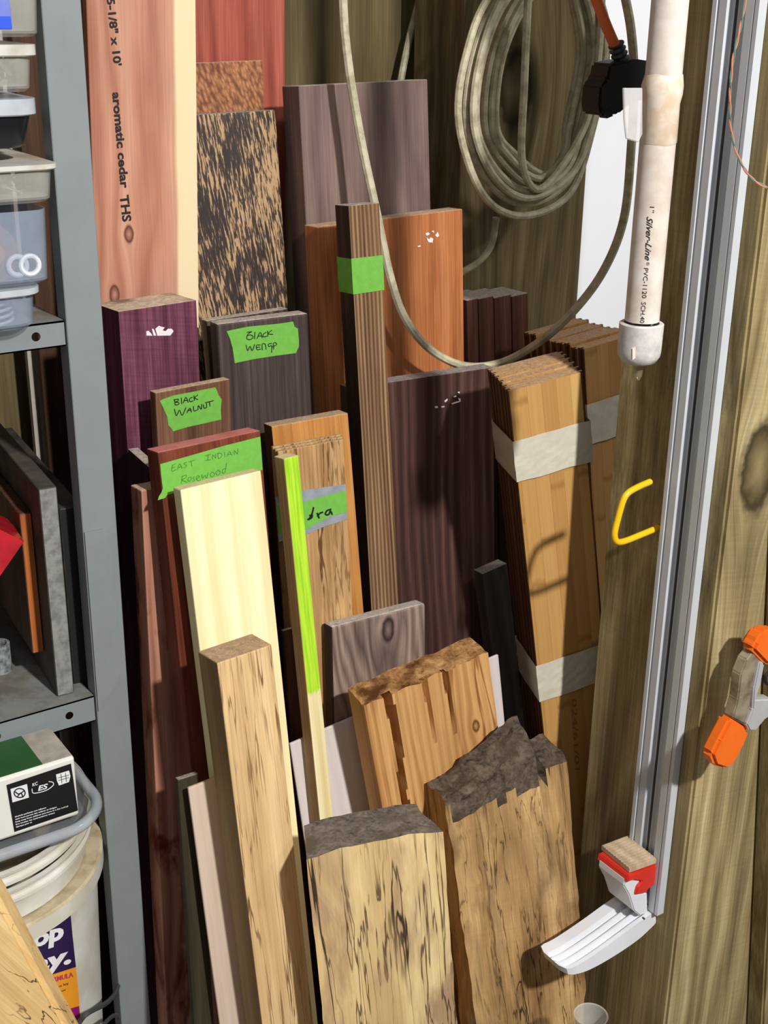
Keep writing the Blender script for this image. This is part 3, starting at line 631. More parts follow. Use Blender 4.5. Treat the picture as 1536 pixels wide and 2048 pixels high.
# slab in the bottom left corner, leaning sideways
Yl = .93
pf_ = [(-260, 1560), (-128, 1560), (134, 2048), (330, 2412), (190, 2430), (-40, 2048)]
pts = [atY(x, y, Yl) for x, y in pf_]; org = pts[3].copy()
bm = prism([p - org for p in pts], Vector((.012, .045, 0))); bmesh.ops.bevel(bm, geom=[e for e in bm.edges], offset=.005, segments=2, affect='EDGES')
o = obj('spalted_slab', bm, wood('spalted pale', (196, 154, 100), (224, 188, 128), (236, 208, 150), fx=22, st=.1, rings=.2, rd=2., pores=.1, tilt=.55, lines=[((70, 48, 34), 26, .3, .008, .95)], patch=((120, 76, 52), 9, .58, .66)))
o.location = org; prop(o, 'pale spalted slab leaning sideways in the bottom left corner before the bucket', 'slab')

# ================================================================= CORD COIL, cables, pipe
def cord_mat(nm, a, b_): return plain(nm, a, .55, c2=b_, vs=60, spec=.35)
CORD = cord_mat('olive beige cord', (196, 188, 160), (162, 154, 126))
r_c = .0052
bm = bmesh.new()
def P(l): return [atY(x, y, Y) for x, y, Y in l]
def loop(Lx, Bx, By, Rx, ty, Y):
    tx = (Lx + Rx) / 2 + 52
    l = [(tx, ty, Y), (Lx + 70, ty * .25 + 5, Y), (Lx + 14, 110, Y), (Lx, 250, Y), (Lx + (Bx - Lx) * .38, By - 42, Y - .004), (Bx, By, Y - .008), (Bx + (Rx - Bx) * .56, By - 46, Y - .004), (Rx - 26, 250, Y), (Rx, 110, Y), (Rx - 14, 0, Y)]
    return catmull(P(l), 7, True)
for a in ((918, 1046, 432, 1213, -95, 1.395), (934, 1052, 408, 1201, -85, 1.40), (953, 1062, 384, 1189, -75, 1.39), (970, 1070, 370, 1178, -62, 1.405), (985, 1078, 358, 1166, -50, 1.40), (948, 1056, 396, 1209, -110, 1.385), (992, 1090, 350, 1158, -44, 1.412)):
    tube(bm, loop(*a), r_c, 8, True)
tube(bm, catmull(P([(1062, -120, 1.375), (1056, 0, 1.375), (1048, 180, 1.37), (1044, 320, 1.37), (1070, 378, 1.372), (1110, 350, 1.376), (1170, 250, 1.38), (1196, 120, 1.38), (1205, -40, 1.385)]), 7), r_c, 8)
# long hanging loop
tube(bm, catmull(P([(690, -160, 1.42), (686, 0, 1.42), (697, 130, 1.41), (722, 280, 1.395), (752, 420, 1.37), (782, 560, 1.35), (812, 640, 1.34), (862, 700, 1.335), (930, 732, 1.33), (1000, 726, 1.32), (1070, 690, 1.28), (1140, 630, 1.235), (1205, 545, 1.21), (1247, 440, 1.19), (1262, 300, 1.18), (1268, 160, 1.18), (1262, 60, 1.18), (1246, -30, 1.18), (1235, -120, 1.19)]), 8), r_c * 1.06, 8)
tube(bm, catmull(P([(850, -100, 1.618), (838, 0, 1.618), (820, 70, 1.615), (802, 160, 1.61), (795, 240, 1.6)]), 6), r_c, 8)
tube(bm, catmull(P([(992, 436, 1.43), (982, 490, 1.44), (955, 525, 1.445), (915, 552, 1.45), (880, 600, 1.455)]), 6), r_c, 8)
o = smooth(obj('coiled_cord', bm, CORD)); prop(o, 'coiled olive-beige electrical cord with a long loop hanging before the boards', 'cord')

# orange cord and black plug
t_ = thing('power_plug', atY(1240, 150, 1.16), 'black plug on a thick orange cord, behind the white pipe', 'plug')
mi = t_.matrix_world.inverted()
def cobj(name, bm, mat, par, label=None):
    me = bpy.data.meshes.new(name); bm.normal_update(); bm.to_mesh(me); bm.free(); me.transform(par.matrix_world.inverted())
    o = bpy.data.objects.new(name, me); COL.objects.link(o); me.materials.append(mat); o.parent = par
    if label: o['label'] = label
    return o
BLK = plain('black rubber', (22, 21, 22), .5, var=.2)
bm = bmesh.new(); tube(bm, catmull(P([(1150, -120, 1.2), (1182, -30, 1.18), (1212, 50, 1.165), (1234, 100, 1.16)]), 8), .0062, 12); smooth(cobj('cord', bm, plain('orange cord', (226, 112, 48), .4), t_, 'bright orange cord'))
bm = bmesh.new(); q0 = atY(1232, 88, 1.16); q1 = atY(1246, 132, 1.16); n_ = 18
tube(bm, [q0.lerp(q1, i / n_) for i in range(n_ + 1)], [.0095 + .001 * i / n_ - (.0022 if i % 4 in (2, 3) else 0) for i in range(n_ + 1)], 14); smooth(cobj('strain_relief', bm, plain('dark grey rubber', (52, 52, 56), .5), t_, 'ribbed dark grey sleeve'), 60)
bm = bmesh.new(); prism([atY(x, y, 1.145) for x, y in ((1222, 128), (1252, 122), (1275, 118), (1300, 122), (1302, 196), (1262, 208), (1240, 228), (1204, 232), (1199, 214), (1203, 172), (1216, 158))], Vector((0, .034, 0)), bm)
bmesh.ops.bevel(bm, geom=bm.edges[:], offset=.003, segments=2, affect='EDGES'); cobj('plug_body', bm, BLK, t_)
bm = bmesh.new(); prism([atY(x, y, 1.144) for x, y in ((1208, 222), (1222, 216), (1226, 232), (1214, 237))], Vector((0, .012, 0)), bm); cobj('latch', bm, BLK, t_)

# PVC pipe
d_ = ray(1314, 300); zdir = ray(768, 1024); pc = C0 + d_ * (1.20 / d_.dot(zdir)); PX, PY = pc.x, pc.y
PR = .0167
pb = atY(1286, 640, PY).z; capz1 = atY(1282, 645, PY).z; capz0 = atY(1274, 728, PY).z
t_ = thing('plastic_pipe', Vector((PX, PY, capz0)), 'vertical white plastic pipe with an end cap, hanging from above', 'pipe')
PVC = plain('white pvc', (222, 212, 202), .35, var=.05, vs=30, c2=(206, 190, 176))
bm = bmesh.new(); lathe(bm, [(PR - .003, pb), (PR, pb), (PR, 2.45), (PR - .003, 2.45)], Vector((PX, PY, 0)), 48); smooth(cobj('pipe', bm, PVC, t_))
gz = atY(1325, 178, PY).z; bm = bmesh.new(); lathe(bm, [(PR - .001, gz - .05), (PR + .0006, gz - .047), (PR + .0008, gz - .012), (PR + .0022, gz - .004), (PR + .0022, gz + .003), (PR + .0004, gz + .012), (PR - .001, gz + .014)], Vector((PX, PY, 0)), 40)
for v in bm.verts:
    v.co += noise.noise_vector(v.co * 70) * .0011
smooth(cobj('glue_joint', bm, plain('yellowed glue', (212, 190, 164), .2, c2=(226, 212, 196), vs=60), t_, 'yellowed lumpy glue band'))
CR = .0212; bm = bmesh.new(); hcap = capz1 - capz0
lathe(bm, [(0, capz0), (CR * .5, capz0 + .0006), (CR * .8, capz0 + .003), (CR * .97, capz0 + .009), (CR, capz0 + .014), (CR + .0004, capz1 - .001), (CR - .0008, capz1), (PR + .0004, capz1), (PR + .0004, capz1 - .006)], Vector((PX, PY, 0)), 48)
smooth(cobj('end_cap', bm, plain('chalky white cap', (214, 208, 204), .6, c2=(190, 184, 180), vs=80), t_), 50)
bm = bmesh.new(); q = lambda px, py: atY(px, py, PY - CR - .0006); prism([q(1265, 698), (q(1271, 694)), q(1271, 716), q(1265, 720)], Vector((0, .002, 0)), bm); cobj('cap_ridge', bm, PVC, t_)
def on_cyl(cx, cy, R):
    def f(px, py):
        r = ray(px, py); a = r.x ** 2 + r.y ** 2; dx, dy = C0.x - cx, C0.y - cy; b_ = 2 * (r.x * dx + r.y * dy); c = dx * dx + dy * dy - R * R; D = b_ * b_ - 4 * a * c
        s = (-b_ - math.sqrt(max(D, 0))) / (2 * a); return C0 + r * s
    return f
sc = on_cyl(PX, PY, PR + .0004)
text_on('printed_text', '1"', (1300, 413), (1299, 425), 9, sc, print_ink, t_, t_.matrix_world)
text_on('printed_text', 'Silver-Line', (1294, 433), (1290, 521), 12, sc, print_ink, t_, t_.matrix_world, shear=.45, bold=.01)
text_on('printed_text', '\u00ae', (1293, 524), (1293, 531), 6, sc, print_ink, t_, t_.matrix_world)
text_on('printed_text', 'PVC-1120', (1288, 536), (1284, 596), 9, sc, print_ink, t_, t_.matrix_world)
text_on('printed_text', 'SCH.40 P', (1283, 604), (1279, 657), 9, sc, print_ink, t_, t_.matrix_world)
bm = bmesh.new(); tg = [atY(x, y, PY - .004) for x, y in ((1248, 176), (1286, 176), (1286, 268), (1278, 285), (1254, 278), (1250, 240))]
prism(tg, Vector((0, .003, 0)), bm); bmesh.ops.bevel(bm, geom=bm.edges[:], offset=.0008, segments=1, affect='EDGES')
cobj('clear_tab', bm, cloudy('clear tab', (214, 210, 210), .55, .15), t_, 'clear plastic tab')
bm = bmesh.new(); dz = atY(1272, 745, PY); tube(bm, [Vector((PX, PY, capz0 - .0002)), Vector((PX, PY - .001, capz0 - .006)), Vector((PX, PY - .002, capz0 - .012)), Vector((PX, PY - .002, capz0 - .016))], [.005, .0046, .0036, .0016], 12)
smooth(cobj('glue_drip', bm, cloudy('clear drip', (150, 140, 110), .35, .1), t_, 'clear hanging drip'))

# yellow hook
xh = XB - .002; e0 = atX(1315, 1056, xh); Yh = e0.y
bm = bmesh.new(); pp = catmull([atY(x, y, Yh) for x, y in ((1317, 1055), (1288, 1067), (1250, 1082), (1234, 1083), (1229, 1068), (1236, 1036), (1246, 1002), (1256, 986), (1276, 974), (1299, 964))], 6)
tube(bm, pp, .0037, 12)
YEL = plain('yellow vinyl', (246, 196, 20), .35, var=.05, spec=.5)
o = smooth(obj('utility_hook', bm, YEL)); prop(o, 'bent yellow coated hook screwed into the large post', 'hook')
bmesh_s = bmesh.new(); bmesh.ops.create_uvsphere(bmesh_s, u_segments=10, v_segments=6, radius=.0037, matrix=Matrix.Translation(pp[-1])); c_ = obj('tip', bmesh_s, YEL, o)

# ------------------------------------------------- aluminium bar clamp
bx1 = XB - .0005; bt = .011; bx0 = bx1 - bt
yf = atX(1385, 1200, bx0).y; yk = atX(1306, 1200, bx0).y
zb = atY(1335, 1822, yf).z
t_ = thing('bar_clamp', Vector((bx0, yf, zb)), 'long aluminium bar clamp with red jaw and white lever, against the large post', 'clamp')
ALU = plain('brushed aluminium', (206, 210, 216), .42, .1, var=.06, vs=14)
ALUD = plain('dark groove', (70, 72, 78), .5, .6)
W_ = yk - yf
# extruded profile in XY: left side carries grooves
g = [(0, 0), (.0, .08), (.003, .08), (.003, .11), (0, .11), (0, .27), (.006, .30), (.0075, .36), (.0075, .46), (.004, .48), (.004, .57), (.008, .60), (.008, .68), (.001, .70), (.001, .86), (.003, .87), (.003, .90), (0, .91), (0, 1.)]
prof = [Vector((bx0 + a, yf + W_ * f, zb)) for a, f in g] + [Vector((bx1, yk, zb)), Vector((bx1, yf, zb))]
bm = bmesh.new(); prism(prof, Vector((0, 0, 2.45 - zb)), bm); cobj('bar', bm, ALU, t_)
bm = bmesh.new(); tube(bm, [Vector((bx0 + .0055, yf + W_ * .53, zb + .004)), Vector((bx0 + .0055, yf + W_ * .53, 2.44))], .0026, 10); smooth(cobj('groove_strip', bm, ALUD, t_, 'dark strip inside the groove'))
# jaw
zt = atX(1313, 1718, bx0 - .001).z
pA = atZ(1203, 1691, zt); pB = atZ(1256, 1671, zt); pC = atZ(1313, 1718, zt); pD = atZ(1259, 1737, zt)
PADM = wood('ridged pad', (150, 130, 104), (186, 166, 138), (206, 188, 160), fx=40, pores=.1)
bm = bmesh.new(); hexa([pD - Vector((0, 0, .006)), pC - Vector((0, 0, .006)), pC, pD, pA - Vector((0, 0, .006)), pB - Vector((0, 0, .006)), pB, pA], bm)
for i in range(11):
    f = (i + .5) / 11; a = pA.lerp(pD, f); c = pB.lerp(pC, f); dd = (pD - pA).normalized() * .0011
    hexa([a + dd, c + dd, c + dd + Vector((0, 0, .0008)), a + dd + Vector((0, 0, .0008)), a - dd, c - dd, c - dd + Vector((0, 0, .0008)), a - dd + Vector((0, 0, .0008))], bm)
cobj('pad', bm, PADM, t_, 'ridged tan clamping pad')
RED = plain('red plastic', (214, 52, 40), .35, var=.05); WHT = plain('white plastic', (226, 228, 234), .35, var=.03)
f0 = pC.y; wy = pB.y - pC.y
def XZ(l, y): return [Vector((atY(x, yy, y).x, y, atY(x, yy, y).z)) for x, yy in l]
bm = bmesh.new(); prism(XZ([(1258, 1752), (1315, 1731), (1314, 1756), (1308, 1770), (1296, 1780), (1294, 1786), (1272, 1790), (1276, 1774), (1285, 1764), (1283, 1762), (1268, 1760), (1254, 1766)], f0), Vector((0, wy, 0)), bm)
bmesh.ops.bevel(bm, geom=bm.edges[:], offset=.0012, segments=2, affect='EDGES'); cobj('jaw', bm, RED, t_, 'red jaw under the pad')
bm = bmesh.new(); prism(XZ([(1250, 1757), (1264, 1752), (1280, 1752), (1284, 1764), (1274, 1778), (1272, 1790), (1295, 1786), (1296, 1826), (1280, 1832), (1268, 1822), (1258, 1790), (1248, 1772)], f0 + .004), Vector((0, wy - .008, 0)), bm)
bmesh.ops.bevel(bm, geom=bm.edges[:], offset=.0014, segments=2, affect='EDGES'); cobj('jaw_block', bm, WHT, t_)
# lever: near-side outline swept back, top face with three grooves
upx = [(1310, 1822), (1290, 1836), (1262, 1856), (1230, 1880), (1195, 1905), (1160, 1928), (1130, 1942)]
lwx = [(1322, 1836), (1302, 1856), (1278, 1878), (1244, 1902), (1205, 1926), (1168, 1944), (1132, 1952)]
up = catmull([p for p in XZ(upx, f0)], 4); lw = catmull([p for p in XZ(lwx, f0)], 4)
ny = 28; bm = bmesh.new(); rows = []
def gdep(f): return .007 if any(abs(f - c) < .07 for c in (.2, .42, .64)) else 0.
for i, (a, c) in enumerate(zip(up, lw)):
    s = i / (len(up) - 1); pinch = .012 * max(0, (s - .93) / .07) ** 2
    row = []
    for j in range(ny + 1):
        f = j / ny; y = pinch + (wy * .95 - 2 * pinch) * f
        dz_ = gdep(f) if .12 < s < .96 else 0
        q_ = a + Vector((0, y, -dz_)); q_.x = min(q_.x, XB - .001); row.append(bm.verts.new(q_))
    c.x = min(c.x, XB - .001)
    for j in (ny, 0): row.append(bm.verts.new(c + Vector((0, pinch if j == 0 else wy * .95 - pinch, 0))))
    rows.append(row)
n_ = ny + 3
for A, B in zip(rows, rows[1:]):
    for j in range(n_): bm.faces.new((A[j], A[(j + 1) % n_], B[(j + 1) % n_], B[j]))
bm.faces.new(rows[0]); bm.faces.new(rows[-1][::-1]); bmesh.ops.recalc_face_normals(bm, faces=bm.faces[:])
smooth(cobj('lever', bm, WHT, t_, 'curved white lever with three grooves'), 35)
bm = bmesh.new(); q = XZ([(1289, 1838)], f0 - .0008)[0]; tube(bm, [q, q + Vector((0, .003, 0))], .0012, 10); cobj('rivet', bm, ALUD, t_)

# ------------------------------------------------- orange tipped spring clamp on the post
Ys = yb0 - .05; t_ = thing('spring_clamp', atY(1480, 1430, Ys), 'steel spring clamp with orange tips hanging on the pale post', 'clamp')
ORA = plain('orange vinyl', (236, 108, 26), .35, var=.05); STL = plain('worn steel', (166, 154, 132), .35, .3, c2=(112, 96, 74), vs=30); STL2 = plain('bright steel', (196, 196, 196), .35, .3)
def plate(poly, y, d, nm, mat, bev=.001, label=None):
    bm = bmesh.new(); prism([atY(x, yy, y) for x, yy in poly], Vector((0, d, 0)), bm); bmesh.ops.bevel(bm, geom=bm.edges[:], offset=bev, segments=2, affect='EDGES'); return cobj(nm, bm, mat, t_, label)
plate([(1463, 1437), (1502, 1462), (1490, 1492), (1468, 1532), (1452, 1540), (1432, 1534), (1424, 1512), (1440, 1480)], Ys, .018, 'grip', ORA, .004, 'orange lower grip')
plate([(1508, 1304), (1522, 1318), (1516, 1345), (1504, 1385), (1500, 1420), (1490, 1450), (1466, 1437), (1476, 1400), (1482, 1350), (1494, 1320)], Ys + .002, .014, 'arm', STL, .0015, 'worn steel arm')
plate([(1520, 1322), (1530, 1328), (1522, 1370), (1512, 1400), (1545, 1398), (1560, 1420), (1530, 1440), (1512, 1462), (1500, 1462), (1494, 1450), (1506, 1420), (1508, 1380)], Ys - .002, .014, 'arm', STL2, .0015, 'bright steel arm')
plate([(1530, 1262), (1560, 1262), (1560, 1335), (1533, 1330), (1506, 1302), (1514, 1285)], Ys - .003, .02, 'grip', ORA, .004, 'orange upper tip')
bm = bmesh.new(); tube(bm, catmull([atY(1545, 1340, Ys + .002), atY(1531, 1352, Ys + .002), atY(1532, 1366, Ys + .002), atY(1548, 1372, Ys + .002)], 5), .0022, 8); cobj('spring', bm, BLK, t_)
# twisted thin wire
bm = bmesh.new(); base = catmull(P([(1500, -60, .83), (1484, 40, .83), (1466, 120, .83), (1460, 200, .83), (1464, 270, .83), (1482, 325, .825), (1510, 362, .82), (1560, 385, .81)]), 14)
bm2 = bmesh.new()
for B_, ph in ((bm, 0), (bm2, math.pi)):
    pts = []
    for i, p in enumerate(base):
        a = i * .55 + ph; pts.append(p + Vector((math.cos(a) * .0008, math.sin(a) * .0004, math.sin(a) * .0008)))
    tube(B_, pts, .0009, 6)
t_ = thing('twisted_wire', base[30], 'thin twisted orange and teal wire hanging before the aluminium bar', 'wire')
smooth(cobj('wire_strand', bm, plain('orange wire', (206, 126, 92), .4), t_, 'orange strand')); smooth(cobj('wire_strand', bm2, plain('teal wire', (92, 124, 116), .4), t_, 'teal strand'))

# ================================================================= STEEL SHELVING (left)
YS = 1.2
GREY = plain('grey enamel', (132, 138, 140), .5, var=.07, vs=18, spec=.3, bump=.05); GREYD = plain('dusty grey enamel', (128, 130, 128), .7, c2=(108, 100, 88), vs=26)
xl = atY(129, 598, YS).x; xr = atY(200, 560, YS).x
t_ = thing('shelving_unit', Vector((xl, YS, 0)), 'grey steel shelving unit with plastic tubs, at the left picture edge', 'shelf')
bm = box_bm(xl, xr, YS, YS + .003, 0, 2.3, .0008); box_bm(xl, xl + .003, YS + .002, YS + .022, 0, 2.3, 0, bm=bm)
cobj('upright', bm, GREY, t_)
zl = atY(200, 1400, YS).z
c = [Vector((xl + .001, YS - .0022, zl - .012)), Vector((xr - .011, YS - .0022, zl + .016)), Vector((xr - .008, YS - .0022, zl + .03)), Vector((xr - .008, YS - .0022, zl + .19)), Vector((xr - .016, YS - .0022, zl + .2)), Vector((xl + .001, YS - .0022, zl + .2))]
bm = bmesh.new(); prism(c, Vector((0, .002, 0)), bm); cobj('splice_plate', bm, GREY, t_)
def shelf(pyT, pyB, px, nm='shelf_lip'):
    z1 = atY(px, pyT, YS + .004).z; z0 = atY(px, pyB, YS + .004).z
    bm = box_bm(-.55, xl - .001, YS + .004, YS + .40, z1 - .002, z1); 
    cobj('shelf_top', bm, GREYD, t_); bm = bmesh.new()
    holes = [xl - .03, xl - .11, xl - .19]
    zc_ = (z0 + z1) / 2; R_ = .0045
    ys = YS + .004
    def quad(a, b_, c, d): bm.faces.new([bm.verts.new(Vector(p)) for p in (a, b_, c, d)])
    xs = sorted(holes)
    edges = [-.55] + [h + s * .012 for h in xs for s in (-1, 1)] + [xl - .001]
    for i in range(0, len(edges), 2): quad((edges[i], ys, z0), (edges[i + 1], ys, z0), (edges[i + 1], ys, z1), (edges[i], ys, z1))
    for h in xs:
        n_ = 24; sq = []; cr_ = []
        for k_ in range(n_):
            a = 2 * math.pi * k_ / n_ + .001; ca, sa = math.cos(a), math.sin(a)
            s = min(.012 / max(abs(ca), 1e-6), ((z1 - z0) / 2) / max(abs(sa), 1e-6))
            sq.append(bm.verts.new((h + ca * s, ys, zc_ + sa * s))); cr_.append(bm.verts.new((h + ca * R_, ys, zc_ + sa * R_)))
        cor = []
        for k_ in range(n_): bm.faces.new((sq[k_], sq[(k_ + 1) % n_], cr_[(k_ + 1) % n_], cr_[k_]))
        hx, hz = .012, (z1 - z0) / 2
        for sx in (-1, 1):
            for sz in (-1, 1):
                q = [v for v in sq if (v.co.x - h) * sx > 0 and (v.co.z - zc_) * sz > 0]
                a_ = max(q, key=lambda v: abs(v.co.z - zc_) - abs(v.co.x - h) * .001); b2_ = max(q, key=lambda v: abs(v.co.x - h) * 10 - abs(v.co.z - zc_) * .001)
                onz = sorted([v for v in q if abs(abs(v.co.z - zc_) - hz) < 1e-5], key=lambda v: -abs(v.co.x - h)); onx = sorted([v for v in q if abs(abs(v.co.x - h) - hx) < 1e-5], key=lambda v: -abs(v.co.z - zc_))
                if onz and onx and onz[0] is not onx[0]:
                    bm.faces.new((onz[0], onx[0], bm.verts.new((h + sx * hx, ys, zc_ + sz * hz))))
    box_bm(-.55, xl - .001, ys, ys + .014, z0, z0 + .0015, 0, bm=bm)
    cobj(nm, bm, GREY, t_); return z1
Z1 = shelf(640, 692, 131); Z2 = shelf(1396, 1448, 170)
bm = box_bm(-.55, xl - .001, YS + .004, YS + .40, .10, .14); cobj('shelf_top', bm, GREYD, t_)

# ---- tubs on the top shelf
def rbox(w, d, h, r, taper=0., z0=0., wall=0., seg=5, bm=None, ch=.003):
    """open-topped rounded tub; origin at bottom right front corner, extends to -x and +y"""
    if bm is None: bm = bmesh.new()
    def ring(z, ins, rr):
        l = []
        for cx_, cy_, a0 in ((-rr - ins, rr + ins, -90), (-rr - ins, d - rr - ins, 0), (-w + rr + ins, d - rr - ins, 90), (-w + rr + ins, rr + ins, 180)):
            for s in range(seg + 1):
                a = math.radians(a0 + 90 * s / seg); l.append(bm.verts.new((cx_ + rr * math.cos(a), cy_ + rr * math.sin(a), z)))
        return l
    R_ = [ring(z0 + .0, taper + ch, r), ring(z0 + ch, taper, r), ring(z0 + h, 0, r)]
    if wall: R_ += [ring(z0 + h, wall, r - wall * .5), ring(z0 + .005, taper + wall, r - wall * .5)]
    n = len(R_[0])
    for A, B in zip(R_, R_[1:]):
        for i in range(n): bm.faces.new((A[i], A[(i + 1) % n], B[(i + 1) % n], B[i]))
    bm.faces.new(R_[0][::-1]); bm.faces.new(R_[-1])
    bmesh.ops.recalc_face_normals(bm, faces=bm.faces[:]); return bm
MILK = cloudy('milky plastic', (220, 220, 210), .24, .3); MILKB = cloudy('clear bluish plastic', (176, 190, 210), .3, .2); LID = cloudy('milky lid', (216, 214, 206), .86, .35, (190, 178, 156)); LIDC = cloudy('clear lid', (200, 206, 214), .8, .25)
SCR = plain('zinc screws', (190, 184, 160), .3, .8)
def tub(pxR, pyT, pyLid, pyB, Yf, label, body, lid, w=.16, d=.14, cont=None, lipx=.004, name='plastic_tub', r=.012, taper=.0022):
    pr = atY(pxR, (pyLid + pyB) / 2, Yf); z1 = atY(pxR, pyLid, Yf).z; z0 = atY(pxR, pyB, Yf).z; zt_ = atY(pxR, pyT, Yf).z
    t = thing(name, Vector((pr.x, Yf, z0)), label, 'tub')
    o = obj('tub_body', rbox(w, d, z1 - z0, r, taper, 0, .0012), body, t); smooth(o)
    if lid:
        bm = rbox(w + 2 * lipx, d + 2 * lipx, zt_ - z1, r, 0, z1 - z0 - .002, ch=.0012); 
        for v in bm.verts: v.co.x += lipx; v.co.y -= lipx
        o = obj('lid', bm, lid, t); smooth(o)
    t['h'] = z1 - z0
    return t, z0, z1
def heap(t, w, d, h, n, L, R_, mat, name):
    bm = bmesh.new()
    for _ in range(n):
        c = Vector((random.uniform(-w + .02, -.015), random.uniform(.012, d - .02), random.uniform(.011, h)))
        dd = Vector((random.uniform(-1, 1), random.uniform(-1, 1), random.uniform(-.5, .5))).normalized() * L / 2
        tube(bm, [c - dd, c + dd], R_, 6)
        tube(bm, [c + dd, c + dd * 1.12], R_ * 2.1, 6)
    o = obj(name, bm, mat, t); o['kind'] = 'stuff'; o['label'] = 'heap of small screws'; return o
zs = Z1
t, a, b_ = tub(82, 569, 584, 656, 1.175, 'lowest clear tub on the upper shelf, with round ridges inside', MILKB, LIDC, r=.02)
bm = bmesh.new()
for q in range(4): tube(bm, [Vector((-.05 + .034 * math.cos(u * math.pi / 12), .04 + .034 * math.sin(u * math.pi / 12), .006 + q * .006)) for u in range(24)], .0016, 6, True)
obj('ridged_cup', bm, LIDC, t)
t, a, b_ = tub(106, 404, 418, 566, 1.172, 'large clear tub with a rusty disc and two white washers inside', MILKB, None, r=.016)
bm = bmesh.new(); c = Vector((-.058, .009, .030)); tube(bm, [c, c + Vector((0, .003, 0))], .028, 24); obj('rusty_disc', bm, plain('rusty brown', (140, 104, 90), .8, c2=(112, 78, 66)), t)
bm = bmesh.new(); tube(bm, [c - Vector((-.006, .002, 0)), c + Vector((.006, .003, 0))], .009, 16); obj('disc_hub', bm, plain('wooden hub', (176, 124, 84), .7), t)
for dx in (-.033, -.022):
    bm = bmesh.new(); tube(bm, [Vector((dx + .0085 * math.cos(u * math.pi / 12), .005 + (.001 if dx < -.03 else -.001), .018 + .0085 * math.sin(u * math.pi / 12))) for u in range(24)], .0026, 8, True); smooth(obj('washer', bm, WHT, t))
t, a, b_ = tub(113, 322, 334, 404, 1.172, 'milky lidded tub with a wide flat dusty lid, on the large clear tub', MILK, LID, r=.014, d=.15)
heap(t, .15, .12, .02, 46, .02, .0012, SCR, 'screws')
t, a, b_ = tub(76, 192, 226, 296, 1.185, 'small black rounded tub with a clear lid', plain('black plastic', (22, 24, 28), .3), LIDC, r=.02, w=.13, taper=.005)
t, a, b_ = tub(72, 84, 108, 184, 1.183, 'small milky lidded tub full of long screws', MILK, LID, r=.014, w=.13)
heap(t, .12, .09, .03, 60, .03, .0016, SCR, 'screws')
t, a, b_ = tub(86, -60, -40, 74, 1.178, 'topmost milky tub holding a blue sheet', MILK, LID, r=.014, w=.15)
obj('blue_insert', box_bm(-.13, -.028, .0015, .005, .006, .085, .001), plain('blue plastic', (40, 84, 220), .4), t)

# ---- things on the lower shelf
def rot_panel(name, front_px, Yf, yaw, depth, mat, label, cat, z0=None, matf=None):
    """panel standing on its edge running back; front_px = (xl, xr, ytop)"""
    pl = atY(front_px[0], front_px[2], Yf); pr = atY(front_px[1], front_px[2], Yf); w = pr.x - pl.x; h = pl.z - (z0 if z0 is not None else Z2)
    bm = box_bm(0, w, 0, depth, 0, h, .001, 1)
    bm.normal_update()
    if matf:
        for f in bm.faces:
            if f.normal.y < -.8: f.material_index = 1
    o = obj(name, bm, [mat] + ([matf] if matf else [])); o.matrix_world = Matrix.Translation((pl.x, Yf, (Z2 if z0 is None else z0) + .0005)) @ Matrix.Rotation(math.radians(-yaw), 4, 'Z')
    prop(o, label, cat); return o
GRP = plain('scuffed grey steel', (142, 142, 138), .6, c2=(112, 112, 110), vs=90, bump=.2); DKS = plain('dusty dark steel', (64, 60, 56), .7, c2=(84, 76, 66), vs=30)
rot_panel('steel_panel', (77, 113, 980), 1.222, 5, .33, DKS, 'thick steel panel with scuffed grey front edge on the lower shelf', 'panel', matf=GRP)
rot_panel('black_box', (119, 164, 1020), 1.238, 5, .3, plain('dusty black', (40, 36, 34), .8, c2=(74, 66, 58), vs=24), 'tall black box between the steel panel and the shelf post', 'box', matf=plain('black face', (20, 20, 20), .6))
sp_ = bpy.data.objects['steel_panel']
q0 = sp_.matrix_world.inverted() @ atY(74, 1306, 1.262); q1 = sp_.matrix_world.inverted() @ atY(44, 1028, 1.262)
bm = box_bm(-.0135, -.0005, q0.y, .30, q0.z, q1.z, .001); bm.normal_update()
for f in bm.faces:
    if f.normal.y < -.8: f.material_index = 1
o = obj('wooden_strip', bm, [wood('dusty brown side', (60, 40, 28), (84, 58, 42), (108, 80, 60)), wood('orange edge', (132, 68, 30), (172, 96, 46), (192, 118, 64))], sp_); o['label'] = 'orange-brown wooden strip on the left side'
pc_ = atY(47, 1083, 1.215)
P8 = [Vector(p) for p in ((0, 0, 0), (-.14, -.03, -.055), (-.2, -.02, .02), (-.055, .02, .055))]
bm = bmesh.new(); a = [atY(x, y, 1.215) for x, y in ((48, 1083), (0, 1152), (-60, 1230), (-120, 1000))]; bb_ = [atY(x, y, 1.30) for x, y in ((20, 1040), (-20, 1100), (-90, 1180), (-150, 960))]
hexa([p - pc_ for p in a] + [p - pc_ for p in bb_], bm); o = obj('red_package', bm, plain('glossy red card', (196, 34, 48), .3, c2=(170, 28, 40), coat=.4)); o.location = pc_; prop(o, 'glossy red package corner at the left edge above the lower shelf', 'package')
c = atZ(2, 1340, Z2); bm = bmesh.new(); lathe(bm, [(.0095, .0), (.0125, .0), (.0125, .034), (.0095, .034), (.0095, 0)], Vector((0, 0, 0)), 24); o = smooth(obj('tape_roll', bm, plain('grey label', (150, 156, 154), .5, c2=(90, 96, 96), vs=120))); o.location = c; prop(o, 'small upright grey roll on the lower shelf at the left edge', 'roll')

